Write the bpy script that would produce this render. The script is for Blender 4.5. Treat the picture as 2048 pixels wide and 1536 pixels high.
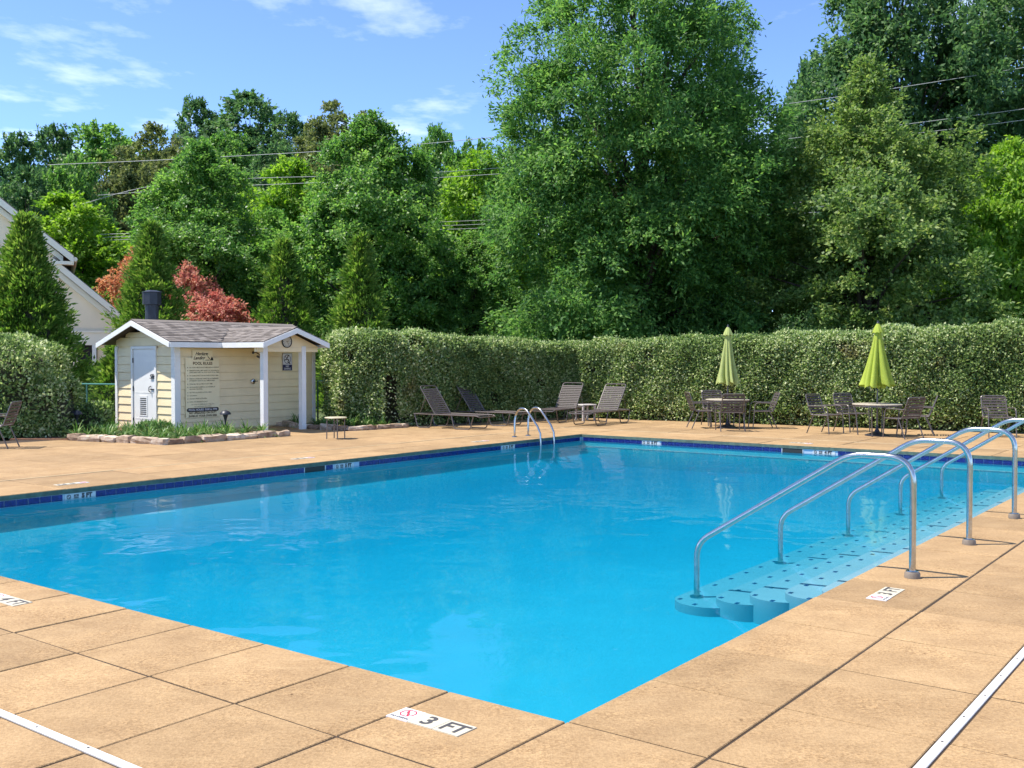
import bpy, bmesh, math, random
import numpy as np
from mathutils import Vector, Matrix, Quaternion

# ------------------------------------------------------------------ camera, sky, sun, exposure
scene = bpy.context.scene
COL = scene.collection
for o in list(bpy.data.objects):
    bpy.data.objects.remove(o)

cam_d = bpy.data.cameras.new('camera')
cam = bpy.data.objects.new('camera', cam_d); COL.objects.link(cam)
cam.location = (0, 0, 1.65)
cam.rotation_euler = (math.radians(90 - 1.43), 0, 0)
cam_d.lens = 36.0; cam_d.sensor_width = 36.0
cam_d.clip_start = 0.05; cam_d.clip_end = 2000
scene.camera = cam

SUN_EL = math.radians(62)
SUN_AZ = math.atan2(-0.995, -0.06)          # compass angle from +Y of the direction TOWARDS the sun
to_sun = Vector((math.sin(SUN_AZ) * math.cos(SUN_EL), math.cos(SUN_AZ) * math.cos(SUN_EL), math.sin(SUN_EL)))

world = bpy.data.worlds.new('World'); scene.world = world; world.use_nodes = True
wn = world.node_tree.nodes; wl = world.node_tree.links
wn.clear()
w_out = wn.new('ShaderNodeOutputWorld'); w_bg = wn.new('ShaderNodeBackground')
sky = wn.new('ShaderNodeTexSky'); sky.sky_type = 'NISHITA'; sky.sun_disc = False
sky.sun_elevation = SUN_EL; sky.sun_rotation = SUN_AZ % (2 * math.pi)
sky.air_density = 1.0; sky.dust_density = 1.8; sky.ozone_density = 4.5; sky.altitude = 6000
w_bg.inputs['Strength'].default_value = 0.15
# thin fair-weather cloud sheet, mapped on a plane high above so it thins out with perspective
tc = wn.new('ShaderNodeTexCoord')
sep = wn.new('ShaderNodeSeparateXYZ'); wl.new(tc.outputs['Generated'], sep.inputs[0])
zc = wn.new('ShaderNodeMath'); zc.operation = 'MAXIMUM'; zc.inputs[1].default_value = 0.04
wl.new(sep.outputs['Z'], zc.inputs[0])
dx = wn.new('ShaderNodeMath'); dx.operation = 'DIVIDE'; wl.new(sep.outputs['X'], dx.inputs[0]); wl.new(zc.outputs[0], dx.inputs[1])
dy = wn.new('ShaderNodeMath'); dy.operation = 'DIVIDE'; wl.new(sep.outputs['Y'], dy.inputs[0]); wl.new(zc.outputs[0], dy.inputs[1])
cmb = wn.new('ShaderNodeCombineXYZ'); wl.new(dx.outputs[0], cmb.inputs[0]); wl.new(dy.outputs[0], cmb.inputs[1])
mp = wn.new('ShaderNodeMapping'); mp.inputs['Location'].default_value = (11.9, 4.7, 0)
mp.inputs['Scale'].default_value = (1.0, 0.75, 1)
wl.new(cmb.outputs[0], mp.inputs[0])
cn = wn.new('ShaderNodeTexNoise'); cn.inputs['Scale'].default_value = 1.15; cn.inputs['Detail'].default_value = 9; cn.inputs['Roughness'].default_value = 0.58
wl.new(mp.outputs[0], cn.inputs['Vector'])
cr = wn.new('ShaderNodeValToRGB'); cr.color_ramp.elements[0].position = 0.51; cr.color_ramp.elements[1].position = 0.80
cr.color_ramp.elements[1].color = (0.55, 0.55, 0.55, 1)
wl.new(cn.outputs[0], cr.inputs[0])
cmix = wn.new('ShaderNodeMixRGB'); cmix.inputs['Color2'].default_value = (7.2, 7.3, 7.6, 1)
wl.new(cr.outputs[0], cmix.inputs['Fac']); wl.new(sky.outputs[0], cmix.inputs['Color1'])
wl.new(cmix.outputs[0], w_bg.inputs['Color']); wl.new(w_bg.outputs[0], w_out.inputs['Surface'])

sun_d = bpy.data.lights.new('sun', 'SUN'); sun_d.energy = 3.3; sun_d.angle = math.radians(0.55); sun_d.color = (1.0, 0.95, 0.87)
sun = bpy.data.objects.new('sun', sun_d); COL.objects.link(sun)
sun.rotation_euler = (-to_sun).to_track_quat('-Z', 'Y').to_euler(); sun.location = (-20, 10, 40)

scene.view_settings.view_transform = 'Standard'; scene.view_settings.look = 'None'
scene.view_settings.gamma = 1.0; scene.view_settings.use_curve_mapping = False
scene.view_settings.exposure = 1.34
scene.render.engine = 'CYCLES'
cy = scene.cycles
cy.max_bounces = 8; cy.diffuse_bounces = 4; cy.glossy_bounces = 3; cy.transmission_bounces = 4
cy.transparent_max_bounces = 12; cy.volume_bounces = 0
cy.use_denoising = True; cy.use_adaptive_sampling = True; cy.adaptive_threshold = 0.015
cy.sample_clamp_indirect = 6.0; cy.sample_clamp_direct = 12.0
cy.caustics_reflective = False; cy.caustics_refractive = False

RNG = np.random.default_rng(11)
random.seed(5)

# ------------------------------------------------------------------ helpers: materials
def nt_new(name):
    m = bpy.data.materials.new(name); m.use_nodes = True
    nt = m.node_tree
    return m, nt, nt.nodes, nt.links, nt.nodes['Principled BSDF']

def mat_plain(name, col, rough=0.6, metal=0.0, spec=0.5, noise=0.0, nscale=8.0, bump=0.0, bscale=60.0):
    m, nt, n, l, b = nt_new(name)
    b.inputs['Roughness'].default_value = rough; b.inputs['Metallic'].default_value = metal
    b.inputs['Specular IOR Level'].default_value = spec
    b.inputs['Base Color'].default_value = (*col, 1)
    if noise > 0 or bump > 0:
        g = n.new('ShaderNodeNewGeometry')
    if noise > 0:
        t = n.new('ShaderNodeTexNoise'); t.inputs['Scale'].default_value = nscale; t.inputs['Detail'].default_value = 6
        l.new(g.outputs['Position'], t.inputs['Vector'])
        r = n.new('ShaderNodeValToRGB')
        r.color_ramp.elements[0].position = 0.3; r.color_ramp.elements[1].position = 0.72
        r.color_ramp.elements[0].color = (*[c * (1 - noise) for c in col], 1)
        r.color_ramp.elements[1].color = (*[min(1, c * (1 + noise * 0.6)) for c in col], 1)
        l.new(t.outputs[0], r.inputs[0]); l.new(r.outputs[0], b.inputs['Base Color'])
    if bump > 0:
        t2 = n.new('ShaderNodeTexNoise'); t2.inputs['Scale'].default_value = bscale; t2.inputs['Detail'].default_value = 4
        l.new(g.outputs['Position'], t2.inputs['Vector'])
        bp = n.new('ShaderNodeBump'); bp.inputs['Strength'].default_value = bump; bp.inputs['Distance'].default_value = 0.01
        l.new(t2.outputs[0], bp.inputs['Height']); l.new(bp.outputs[0], b.inputs['Normal'])
    return m

def mat_leaf(name, cols, pos=None, rough=0.5, transl=0.35, spec=0.22, patch=None, patch_scale=0.6):
    """leaf material: colour differs leaf by leaf (random per island) and from bough to bough (noise)"""
    m, nt, n, l, b = nt_new(name)
    g = n.new('ShaderNodeNewGeometry')
    r = n.new('ShaderNodeValToRGB'); e = r.color_ramp.elements
    k = len(cols); pos = pos or [i / (k - 1) for i in range(k)]
    e[0].position = pos[0]; e[0].color = (*cols[0], 1)
    e[1].position = pos[-1]; e[1].color = (*cols[-1], 1)
    for c, p in list(zip(cols, pos))[1:-1]:
        x = e.new(p); x.color = (*c, 1)
    t = n.new('ShaderNodeTexNoise'); t.inputs['Scale'].default_value = 0.55; t.inputs['Detail'].default_value = 2
    l.new(g.outputs['Position'], t.inputs['Vector'])
    a = n.new('ShaderNodeMath'); a.operation = 'MULTIPLY_ADD'; a.inputs[1].default_value = 0.9; a.inputs[2].default_value = -0.45
    l.new(t.outputs[0], a.inputs[0])
    s = n.new('ShaderNodeMath'); s.operation = 'ADD'; s.use_clamp = True
    l.new(g.outputs['Random Per Island'], s.inputs[0]); l.new(a.outputs[0], s.inputs[1])
    l.new(s.outputs[0], r.inputs[0])
    col = r.outputs[0]
    if patch:
        t2 = n.new('ShaderNodeTexNoise'); t2.inputs['Scale'].default_value = patch_scale; t2.inputs['Detail'].default_value = 3
        l.new(g.outputs['Position'], t2.inputs['Vector'])
        r2 = n.new('ShaderNodeValToRGB'); r2.color_ramp.elements[0].position = 0.64; r2.color_ramp.elements[1].position = 0.76
        l.new(t2.outputs[0], r2.inputs[0])
        pm = n.new('ShaderNodeMath'); pm.operation = 'MULTIPLY'; pm.inputs[1].default_value = 0.5
        l.new(r2.outputs[0], pm.inputs[0])
        mx = n.new('ShaderNodeMixRGB'); mx.inputs['Color2'].default_value = (*patch, 1)
        l.new(pm.outputs[0], mx.inputs['Fac']); l.new(col, mx.inputs['Color1']); col = mx.outputs[0]
    l.new(col, b.inputs['Base Color'])
    b.inputs['Roughness'].default_value = rough; b.inputs['Specular IOR Level'].default_value = spec
    tr = n.new('ShaderNodeBsdfTranslucent')
    hs = n.new('ShaderNodeHueSaturation'); hs.inputs['Saturation'].default_value = 1.1; hs.inputs['Value'].default_value = 1.7
    l.new(col, hs.inputs['Color']); l.new(hs.outputs[0], tr.inputs['Color'])
    mix = n.new('ShaderNodeMixShader'); mix.inputs['Fac'].default_value = transl
    l.new(b.outputs[0], mix.inputs[1]); l.new(tr.outputs[0], mix.inputs[2])
    l.new(mix.outputs[0], n['Material Output'].inputs['Surface'])
    return m

# ------------------------------------------------------------------ helpers: meshes
class MB:
    """collects shapes; build() links them as ONE mesh object"""
    def __init__(s): s.v = []; s.f = []; s.mi = []; s.cur = 0
    def add(s, vs, fs):
        o = len(s.v); s.v += [tuple(x) for x in vs]
        for f in fs: s.f.append(tuple(i + o for i in f)); s.mi.append(s.cur)
    def box(s, x0, y0, z0, x1, y1, z1, M=None):
        vs = [Vector(p) for p in [(x0,y0,z0),(x1,y0,z0),(x1,y1,z0),(x0,y1,z0),(x0,y0,z1),(x1,y0,z1),(x1,y1,z1),(x0,y1,z1)]]
        if M is not None: vs = [M @ p for p in vs]
        s.add(vs, [(0,3,2,1),(4,5,6,7),(0,1,5,4),(1,2,6,5),(2,3,7,6),(3,0,4,7)])
    def cbox(s, sx, sy, z0, z1, c):
        """box centred in x, y with a chamfered top edge (and free bottom)"""
        hx, hy = sx / 2, sy / 2
        ring = lambda a, b, z: [(-a,-b,z),(a,-b,z),(a,b,z),(-a,b,z)]
        vs = ring(hx, hy, z0) + ring(hx, hy, z1 - c) + ring(hx - c, hy - c, z1)
        fs = [(8,9,10,11)]
        for k in range(2):
            for i in range(4):
                j = (i + 1) % 4
                fs.append((4*k+i, 4*k+j, 4*k+4+j, 4*k+4+i))
        s.add(vs, fs)
    def tube(s, pts, r, n=8, caps=True, r1=None, radii=None):
        pts = [Vector(p) for p in pts]; k = len(pts)
        if radii is None: radii = [r + ((r1 if r1 is not None else r) - r) * i / max(1, k - 1) for i in range(k)]
        tang = []
        for i in range(k):
            a = pts[max(0, i - 1)]; b = pts[min(k - 1, i + 1)]; d = b - a
            tang.append(d.normalized() if d.length > 1e-9 else Vector((0, 0, 1)))
        t0 = tang[0]; up = Vector((0, 0, 1)) if abs(t0.z) < 0.9 else Vector((1, 0, 0))
        nrm = t0.cross(up).normalized()
        vs = []; prev = t0
        for i in range(k):
            q = prev.rotation_difference(tang[i]); nrm = (q @ nrm).normalized(); prev = tang[i]
            bi = tang[i].cross(nrm)
            for j in range(n):
                a = 2 * math.pi * j / n
                vs.append(pts[i] + (nrm * math.cos(a) + bi * math.sin(a)) * radii[i])
        fs = []
        for i in range(k - 1):
            for j in range(n):
                j2 = (j + 1) % n
                fs.append((i*n+j, i*n+j2, (i+1)*n+j2, (i+1)*n+j))
        if caps:
            fs.append(tuple(range(n - 1, -1, -1))); fs.append(tuple((k-1)*n + j for j in range(n)))
        s.add(vs, fs)
    def lathe(s, prof, n=20, M=None, cap=True):
        vs = []
        for (r, z) in prof:
            for j in range(n):
                a = 2 * math.pi * j / n; vs.append(Vector((r * math.cos(a), r * math.sin(a), z)))
        if M is not None: vs = [M @ p for p in vs]
        fs = []
        for i in range(len(prof) - 1):
            for j in range(n):
                j2 = (j + 1) % n; fs.append((i*n+j, i*n+j2, (i+1)*n+j2, (i+1)*n+j))
        if cap:
            fs.append(tuple(range(n - 1, -1, -1))); k = len(prof) - 1; fs.append(tuple(k*n + j for j in range(n)))
        s.add(vs, fs)
    def prism(s, poly, ax, d0, d1):
        """poly in a plane, extruded: ax maps (a, b, d) -> xyz"""
        k = len(poly)
        vs = [ax(a, b, d0) for a, b in poly] + [ax(a, b, d1) for a, b in poly]
        fs = [tuple(range(k - 1, -1, -1)), tuple(range(k, 2 * k))]
        for i in range(k):
            j = (i + 1) % k; fs.append((i, j, k + j, k + i))
        s.add(vs, fs)
    def mesh(s, name, mats, smooth=False):
        me = bpy.data.meshes.new(name); me.from_pydata(s.v, [], s.f)
        for m in (mats if isinstance(mats, (list, tuple)) else [mats]): me.materials.append(m)
        if any(s.mi): me.polygons.foreach_set('material_index', s.mi)
        bm = bmesh.new(); bm.from_mesh(me); bmesh.ops.recalc_face_normals(bm, faces=bm.faces); bm.to_mesh(me); bm.free()
        if smooth:
            me.polygons.foreach_set('use_smooth', [True] * len(me.polygons))
            try: me.set_sharp_from_angle(angle=math.radians(40))
            except Exception: pass
        me.update(); return me
    def build(s, name, mats, parent=None, smooth=False, loc=None, rot=None):
        return link(name, s.mesh(name, mats, smooth), parent, loc, rot)

def link(name, data, parent=None, loc=None, rot=None):
    o = bpy.data.objects.new(name, data); COL.objects.link(o)
    if parent is not None: o.parent = parent
    if loc is not None: o.location = loc
    if rot is not None: o.rotation_euler = rot
    return o

def tag(o, label, cat, group=None):
    o['label'] = label; o['category'] = cat
    if group: o['group'] = group
    return o
def thing(name, label, cat, loc=(0,0,0), rz=0.0, group=None):
    o = link(name, None, None, loc, (0, 0, rz)); o.empty_display_size = 0.2
    return tag(o, label, cat, group)
def struct(o): o['kind'] = 'structure'; return o
def stuff(o): o['kind'] = 'stuff'; return o
def copy_tree(o, parent=None):
    c = o.copy(); COL.objects.link(c)
    if parent is not None: c.parent = parent
    for ch in list(o.children): copy_tree(ch, c)
    return c

def fillet(pts, r, n=5):
    """round the corners of a polyline"""
    P = [Vector(p) for p in pts]; out = [P[0]]
    for i in range(1, len(P) - 1):
        a, b, c = P[i-1], P[i], P[i+1]
        rr = min(r, (a-b).length * 0.49, (c-b).length * 0.49)
        p0 = b + (a - b).normalized() * rr; p1 = b + (c - b).normalized() * rr
        for k in range(n + 1):
            t = k / n; out.append(p0 * (1-t)**2 + b * 2*t*(1-t) + p1 * t*t)
    out.append(P[-1]); return out

def norm(a): return a / np.maximum(np.linalg.norm(a, axis=-1, keepdims=True), 1e-9)

def quads_mesh(name, V, mat):
    """V: (n,4,3) -> mesh of n separate quads"""
    n = len(V); me = bpy.data.meshes.new(name)
    me.vertices.add(n * 4); me.vertices.foreach_set('co', np.ascontiguousarray(V, dtype=np.float32).ravel())
    me.loops.add(n * 4); me.loops.foreach_set('vertex_index', np.arange(n * 4, dtype=np.int32))
    me.polygons.add(n); me.polygons.foreach_set('loop_start', np.arange(0, n * 4, 4, dtype=np.int32))
    me.polygons.foreach_set('loop_total', np.full(n, 4, dtype=np.int32))
    me.materials.append(mat); me.update(calc_edges=True); return me

def leaf_quads(P, D, Nn, L, W, fold=0.18):
    D = norm(D); S = norm(np.cross(D, Nn)); N2 = np.cross(S, D)
    L = L[:, None]; W = W[:, None]
    mid = P + D * L * 0.45 + N2 * W * fold
    return np.stack([P, mid + S * W * 0.5, P + D * L, mid - S * W * 0.5], axis=1)

def foliage(rng, centers, outs, rcs, nleaf, L, W, twigs=9, droop=0.25, up=0.55, spread=0.7, s0=0.3, flat=0.8):
    """sprays of leaves: every clump is a handful of twigs, leaves sit along the outer part of each twig"""
    nc = len(centers)
    w = rcs ** 2; w = w / w.sum()
    cnt = np.maximum(1, (w * nleaf).astype(int))
    td = norm(rng.normal(size=(nc, twigs, 3)) + outs[:, None, :] * 0.75 + np.array([0, 0, 0.25]))
    td[:, :, 2] *= flat
    tl = rng.uniform(0.55, 1.15, (nc, twigs))
    ci = np.repeat(np.arange(nc), cnt); n = len(ci)
    ti = rng.integers(0, twigs, n)
    d = td[ci, ti]; s = (s0 + (1 - s0) * rng.random(n) ** 0.7) * tl[ci, ti]
    r = rcs[ci]
    P = centers[ci] + d * (r * s)[:, None] + rng.normal(size=(n, 3)) * (r * 0.10)[:, None]
    P[:, 2] -= droop * r * s * s * 0.6
    D = norm(d * 0.7 + rng.normal(size=(n, 3)) * spread + outs[ci] * 0.2 + np.array([0, 0, -droop]))
    Nn = norm(np.array([0, 0, up]) + outs[ci] * 0.65 + rng.normal(size=(n, 3)) * 0.45)
    ll = L * rng.uniform(0.65, 1.2, n); ww = W * rng.uniform(0.7, 1.2, n)
    return leaf_quads(P, D, Nn, ll, ww)

def crown_clumps(rng, H0, H1, R, prof, ncl, rc, lobes=0.2, inner=0.2, squash=(1, 1)):
    tt = np.linspace(0, 1, 200); pr = np.array([prof(t) for t in tt]); w = pr + 0.12; w /= w.sum()
    t = np.clip(rng.choice(tt, ncl, p=w) + rng.normal(0, 0.01, ncl), 0, 1)
    a = rng.uniform(0, 2 * math.pi, ncl); ph = rng.uniform(0, 6.28, 4)
    lob = 1 + lobes * np.sin(3*a + ph[0] + 5*t) * 0.6 + lobes * np.sin(5*a + ph[1] - 9*t) * 0.5 + lobes * np.sin(2*a + ph[2] + 13*t) * 0.5
    pt = np.interp(t, tt, pr) * R * lob
    f = np.where(rng.random(ncl) < inner, rng.uniform(0.1, 0.6, ncl), rng.uniform(0.66, 1.0, ncl))
    rcs = rc * rng.uniform(0.65, 1.35, ncl) * (0.6 + 0.4 * np.interp(t, tt, pr))
    rad = np.maximum(0, pt - rcs * 0.6) * f
    C = np.stack([rad * np.cos(a) * squash[0], rad * np.sin(a) * squash[1], H0 + (H1 - H0) * t], axis=1)
    slope = np.gradient(pr * R, tt * (H1 - H0)); sl = np.interp(t, tt, slope)
    O = norm(np.stack([np.cos(a), np.sin(a), -np.clip(sl, -1.5, 1.5) * 0.8 + 0.15], axis=1))
    return C, O, rcs

def trunk_mesh(rng, name, H, r, mat, C, nlimb, lean=0.0, fork=0.3, twin=0):
    mb = MB()
    ph = rng.uniform(0, 6.28)
    def axis(z): return Vector((math.sin(z * 0.5 + ph) * 0.05 * z * 0.3 + lean * z, math.cos(z * 0.4 + ph) * 0.05 * z * 0.3, z))
    zs = np.linspace(-0.4, H * 0.9, 9)
    rad = [r * (1.35 if z < 0.1 else 1.0) * max(0.12, 1 - max(0, z) / (H * 0.98)) for z in zs]
    mb.tube([axis(z) for z in zs], r, 8, radii=rad)
    for _ in range(twin):
        q = rng.uniform(0, 6.28); off = Vector((math.cos(q) * r * 2.5, math.sin(q) * r * 2.5, 0))
        mb.tube([axis(z) + off * (0.6 + 1.4 * max(0, z) / H) for z in zs[:-1]], r * 0.7, 7, radii=[x * 0.65 for x in rad[:-1]])
    idx = rng.permutation(len(C))[:nlimb]
    for i in idx:
        c = Vector(C[i]); z0 = max(H * 0.12, c.z * (0.55 + 0.25 * rng.random()) - 0.15 * Vector((c.x, c.y, 0)).length)
        z0 = min(z0, H * 0.8); p0 = axis(z0)
        mid = p0.lerp(c, 0.5) + Vector((0, 0, 0.10 * (c - p0).length))
        rr = r * max(0.12, 1 - z0 / H) * 0.55
        mb.tube([p0, p0.lerp(mid, 0.55) , mid, mid.lerp(c, 0.55), c], rr, 5, radii=[rr, rr*0.8, rr*0.6, rr*0.4, rr*0.15], caps=False)
    return mb.mesh(name, mat, smooth=True)

def place_tree(name, label, cat, crown_me, trunk_me, loc, rz=0.0, sc=(1, 1, 1), group=None):
    t = thing(name, label, cat, loc, rz, group); t.scale = sc
    link('crown', crown_me, t); link('trunk', trunk_me, t)
    return t

# ------------------------------------------------------------------ pool frame: origin at the pool corner nearest the camera
N0 = Vector((0.25, 4.62, 0)); U = Vector((0.604, 0.797, 0)); V = Vector((-0.797, 0.604, 0))
ROTU = math.atan2(U.y, U.x)
PL, PW = 14.9, 9.7                   # pool length along U, width along V
def W(u, v, z=0.0): return N0 + U * u + V * v + Vector((0, 0, z))
WATER = -0.13
def shows(u0, v0, u1, v1):
    """does this bit of deck lie in (or just outside) the view"""
    for a, b in ((u0,v0),(u1,v0),(u1,v1),(u0,v1),((u0+u1)/2,(v0+v1)/2)):
        p = W(a, b)
        if p.y > 1.2 and abs(p.x) < 0.62 * p.y + 1.2: return True
    return False

# ------------------------------------------------------------------ materials
def mat_concrete():
    m, nt, n, l, b = nt_new('exposed_aggregate')
    g = n.new('ShaderNodeNewGeometry')
    t1 = n.new('ShaderNodeTexNoise'); t1.inputs['Scale'].default_value = 2.4; t1.inputs['Detail'].default_value = 8; t1.inputs['Roughness'].default_value = 0.68
    t2 = n.new('ShaderNodeTexNoise'); t2.inputs['Scale'].default_value = 55; t2.inputs['Detail'].default_value = 3
    t3 = n.new('ShaderNodeTexVoronoi'); t3.inputs['Scale'].default_value = 95
    for t in (t1, t2, t3): l.new(g.outputs['Position'], t.inputs['Vector'])
    r1 = n.new('ShaderNodeValToRGB'); r1.color_ramp.elements[0].position = 0.28; r1.color_ramp.elements[1].position = 0.75
    r1.color_ramp.elements[0].color = (0.265, 0.170, 0.086, 1); r1.color_ramp.elements[1].color = (0.405, 0.272, 0.143, 1)
    l.new(t1.outputs[0], r1.inputs[0])
    r2 = n.new('ShaderNodeValToRGB'); r2.color_ramp.elements[0].position = 0.33; r2.color_ramp.elements[1].position = 0.66
    r2.color_ramp.elements[0].color = (0.86, 0.84, 0.81, 1); r2.color_ramp.elements[1].color = (1.08, 1.08, 1.07, 1)
    l.new(t2.outputs[0], r2.inputs[0])
    mx = n.new('ShaderNodeMixRGB'); mx.blend_type = 'MULTIPLY'; mx.inputs['Fac'].default_value = 1.0
    l.new(r1.outputs[0], mx.inputs['Color1']); l.new(r2.outputs[0], mx.inputs['Color2'])
    # single pebbles, pale and dark
    r3 = n.new('ShaderNodeValToRGB'); e = r3.color_ramp.elements
    e[0].position = 0.0; e[0].color = (0.62, 0.55, 0.46, 1); e[1].position = 1.0; e[1].color = (1.3, 1.25, 1.15, 1)
    q = e.new(0.5); q.color = (1, 1, 1, 1)
    sp = n.new('ShaderNodeSeparateColor'); l.new(t3.outputs['Color'], sp.inputs[0]); l.new(sp.outputs[0], r3.inputs[0])
    mx2 = n.new('ShaderNodeMixRGB'); mx2.blend_type = 'MULTIPLY'
    t5 = n.new('ShaderNodeTexNoise'); t5.inputs['Scale'].default_value = 2.2; t5.inputs['Detail'].default_value = 4; l.new(g.outputs['Position'], t5.inputs['Vector'])
    m5 = n.new('ShaderNodeMapRange'); m5.inputs[1].default_value = 0.38; m5.inputs[2].default_value = 0.68; m5.inputs[3].default_value = 0.1; m5.inputs[4].default_value = 0.75
    l.new(t5.outputs[0], m5.inputs[0]); l.new(m5.outputs[0], mx2.inputs['Fac'])
    l.new(mx.outputs[0], mx2.inputs['Color1']); l.new(r3.outputs[0], mx2.inputs['Color2'])
    # worn pale drifts across the slabs
    t4 = n.new('ShaderNodeTexNoise'); t4.inputs['Scale'].default_value = 5; t4.inputs['Detail'].default_value = 7; t4.inputs['Roughness'].default_value = 0.7
    mpp = n.new('ShaderNodeMapping'); mpp.inputs['Scale'].default_value = (0.6, 1.8, 1); mpp.inputs['Rotation'].default_value = (0, 0, 0.6)
    l.new(g.outputs['Position'], mpp.inputs[0]); l.new(mpp.outputs[0], t4.inputs['Vector'])
    r4 = n.new('ShaderNodeValToRGB'); r4.color_ramp.elements[0].position = 0.52; r4.color_ramp.elements[1].position = 0.75
    l.new(t4.outputs[0], r4.inputs[0])
    f4 = n.new('ShaderNodeMath'); f4.operation = 'MULTIPLY'; f4.inputs[1].default_value = 0.4; l.new(r4.outputs[0], f4.inputs[0])
    mx3 = n.new('ShaderNodeMixRGB'); mx3.inputs['Color2'].default_value = (0.46, 0.32, 0.17, 1)
    l.new(f4.outputs[0], mx3.inputs['Fac']); l.new(mx2.outputs[0], mx3.inputs['Color1'])
    t6 = n.new('ShaderNodeTexVoronoi'); t6.inputs['Scale'].default_value = 7.0; l.new(g.outputs['Position'], t6.inputs['Vector'])
    r6 = n.new('ShaderNodeValToRGB'); r6.color_ramp.elements[0].position = 0.045; r6.color_ramp.elements[0].color = (0.3, 0.25, 0.2, 1); r6.color_ramp.elements[1].position = 0.075
    l.new(t6.outputs['Distance'], r6.inputs[0])
    mx6 = n.new('ShaderNodeMixRGB'); mx6.blend_type = 'MULTIPLY'
    t7 = n.new('ShaderNodeTexNoise'); t7.inputs['Scale'].default_value = 1.1; l.new(g.outputs['Position'], t7.inputs['Vector'])
    r7 = n.new('ShaderNodeValToRGB'); r7.color_ramp.elements[0].position = 0.5; r7.color_ramp.elements[1].position = 0.62; l.new(t7.outputs[0], r7.inputs[0])
    l.new(r7.outputs[0], mx6.inputs['Fac']); l.new(mx3.outputs[0], mx6.inputs['Color1']); l.new(r6.outputs[0], mx6.inputs['Color2']); mx3 = mx6
    oi = n.new('ShaderNodeObjectInfo')
    hv = n.new('ShaderNodeHueSaturation')
    v1 = n.new('ShaderNodeMath'); v1.operation = 'MULTIPLY_ADD'; v1.inputs[1].default_value = 0.24; v1.inputs[2].default_value = 0.88
    l.new(oi.outputs['Random'], v1.inputs[0]); l.new(v1.outputs[0], hv.inputs['Value']); l.new(mx3.outputs[0], hv.inputs['Color'])
    l.new(hv.outputs[0], b.inputs['Base Color'])
    b.inputs['Roughness'].default_value = 0.85; b.inputs['Specular IOR Level'].default_value = 0.25
    bp = n.new('ShaderNodeBump'); bp.inputs['Strength'].default_value = 0.5; bp.inputs['Distance'].default_value = 0.004
    l.new(t3.outputs['Distance'], bp.inputs['Height']); l.new(bp.outputs[0], b.inputs['Normal'])
    return m
M_CONC = mat_concrete()
M_JOINT = mat_plain('joint_grit', (0.04, 0.025, 0.014), 0.95)
M_STRIP = mat_plain('white_plastic', (0.62, 0.60, 0.57), 0.5, noise=0.12, nscale=14)
M_STRIPF = mat_plain('worn_cream_strip', (0.43, 0.31, 0.17), 0.7, noise=0.15, nscale=6)
M_GRASS = mat_plain('lawn', (0.09, 0.13, 0.035), 0.9, noise=0.5, nscale=3)
M_SOIL = mat_plain('forest_floor', (0.03, 0.04, 0.015), 0.95, noise=0.5, nscale=0.4)
M_MULCH = mat_plain('bark_mulch', (0.16, 0.07, 0.035), 0.95, noise=0.6, nscale=30, bump=0.8, bscale=40)
M_TILE = mat_plain('blue_glazed_tile', (0.012, 0.02, 0.16), 0.15, noise=0.5, nscale=30)
M_GROUT = mat_plain('pale_grout', (0.45, 0.5, 0.6), 0.8)
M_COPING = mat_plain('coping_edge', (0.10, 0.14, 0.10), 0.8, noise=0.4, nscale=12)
M_WHITE = mat_plain('white_paint', (0.78, 0.77, 0.74), 0.5, noise=0.05, nscale=5)
M_CREAM = mat_plain('cream_paint', (0.84, 0.69, 0.42), 0.55, noise=0.07, nscale=3)
M_SOFFIT = mat_plain('cream_soffit', (0.78, 0.66, 0.43), 0.6)
M_DARK = mat_plain('dark_metal', (0.022, 0.024, 0.035), 0.45, noise=0.3, nscale=10)
M_BLACK = mat_plain('black_print', (0.02, 0.018, 0.015), 0.6)
M_RED = mat_plain('red_print', (0.6, 0.03, 0.06), 0.6)
M_NAVY = mat_plain('navy_print', (0.012, 0.012, 0.07), 0.5)
M_BROWN = mat_plain('brown_print', (0.10, 0.065, 0.025), 0.6)
M_SIGN = mat_plain('cream_sign', (0.84, 0.72, 0.45), 0.5, noise=0.05, nscale=4)
M_PLATE = mat_plain('depth_plate', (0.52, 0.47, 0.36), 0.5, noise=0.06, nscale=25)
M_PLATEW = mat_plain('depth_plate_white', (0.60, 0.58, 0.58), 0.5)
M_INK = mat_plain('grey_ink', (0.06, 0.055, 0.055), 0.6)
M_STEEL = mat_plain('stainless_steel', (0.50, 0.495, 0.48), 0.2, metal=1.0, noise=0.12, nscale=18)
M_ESC = mat_plain('escutcheon_cap', (0.20, 0.16, 0.12), 0.6, noise=0.2, nscale=20)
M_FRAME = mat_plain('bronze_frame', (0.13, 0.11, 0.10), 0.35, metal=0.3, spec=0.6)
M_STRAP = mat_plain('vinyl_strap', (0.085, 0.068, 0.064), 0.60, spec=0.25)
M_TABLE = mat_plain('stone_tabletop', (0.40, 0.35, 0.27), 0.45, noise=0.25, nscale=30)
M_RESIN = mat_plain('pale_resin', (0.55, 0.50, 0.46), 0.5)
M_BARK = mat_plain('bark', (0.06, 0.045, 0.032), 0.9, noise=0.5, nscale=6, bump=0.6, bscale=20)
M_TWIG = mat_plain('twig_mass', (0.05, 0.048, 0.024), 0.95, noise=0.6, nscale=9)
M_WIRE = mat_plain('cable', (0.42, 0.42, 0.40), 0.6)
M_FENCE = mat_plain('green_coated_rail', (0.06, 0.20, 0.16), 0.4)
M_STUCCO = mat_plain('stucco', (0.82, 0.70, 0.53), 0.85, noise=0.08, nscale=1.5)
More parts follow.
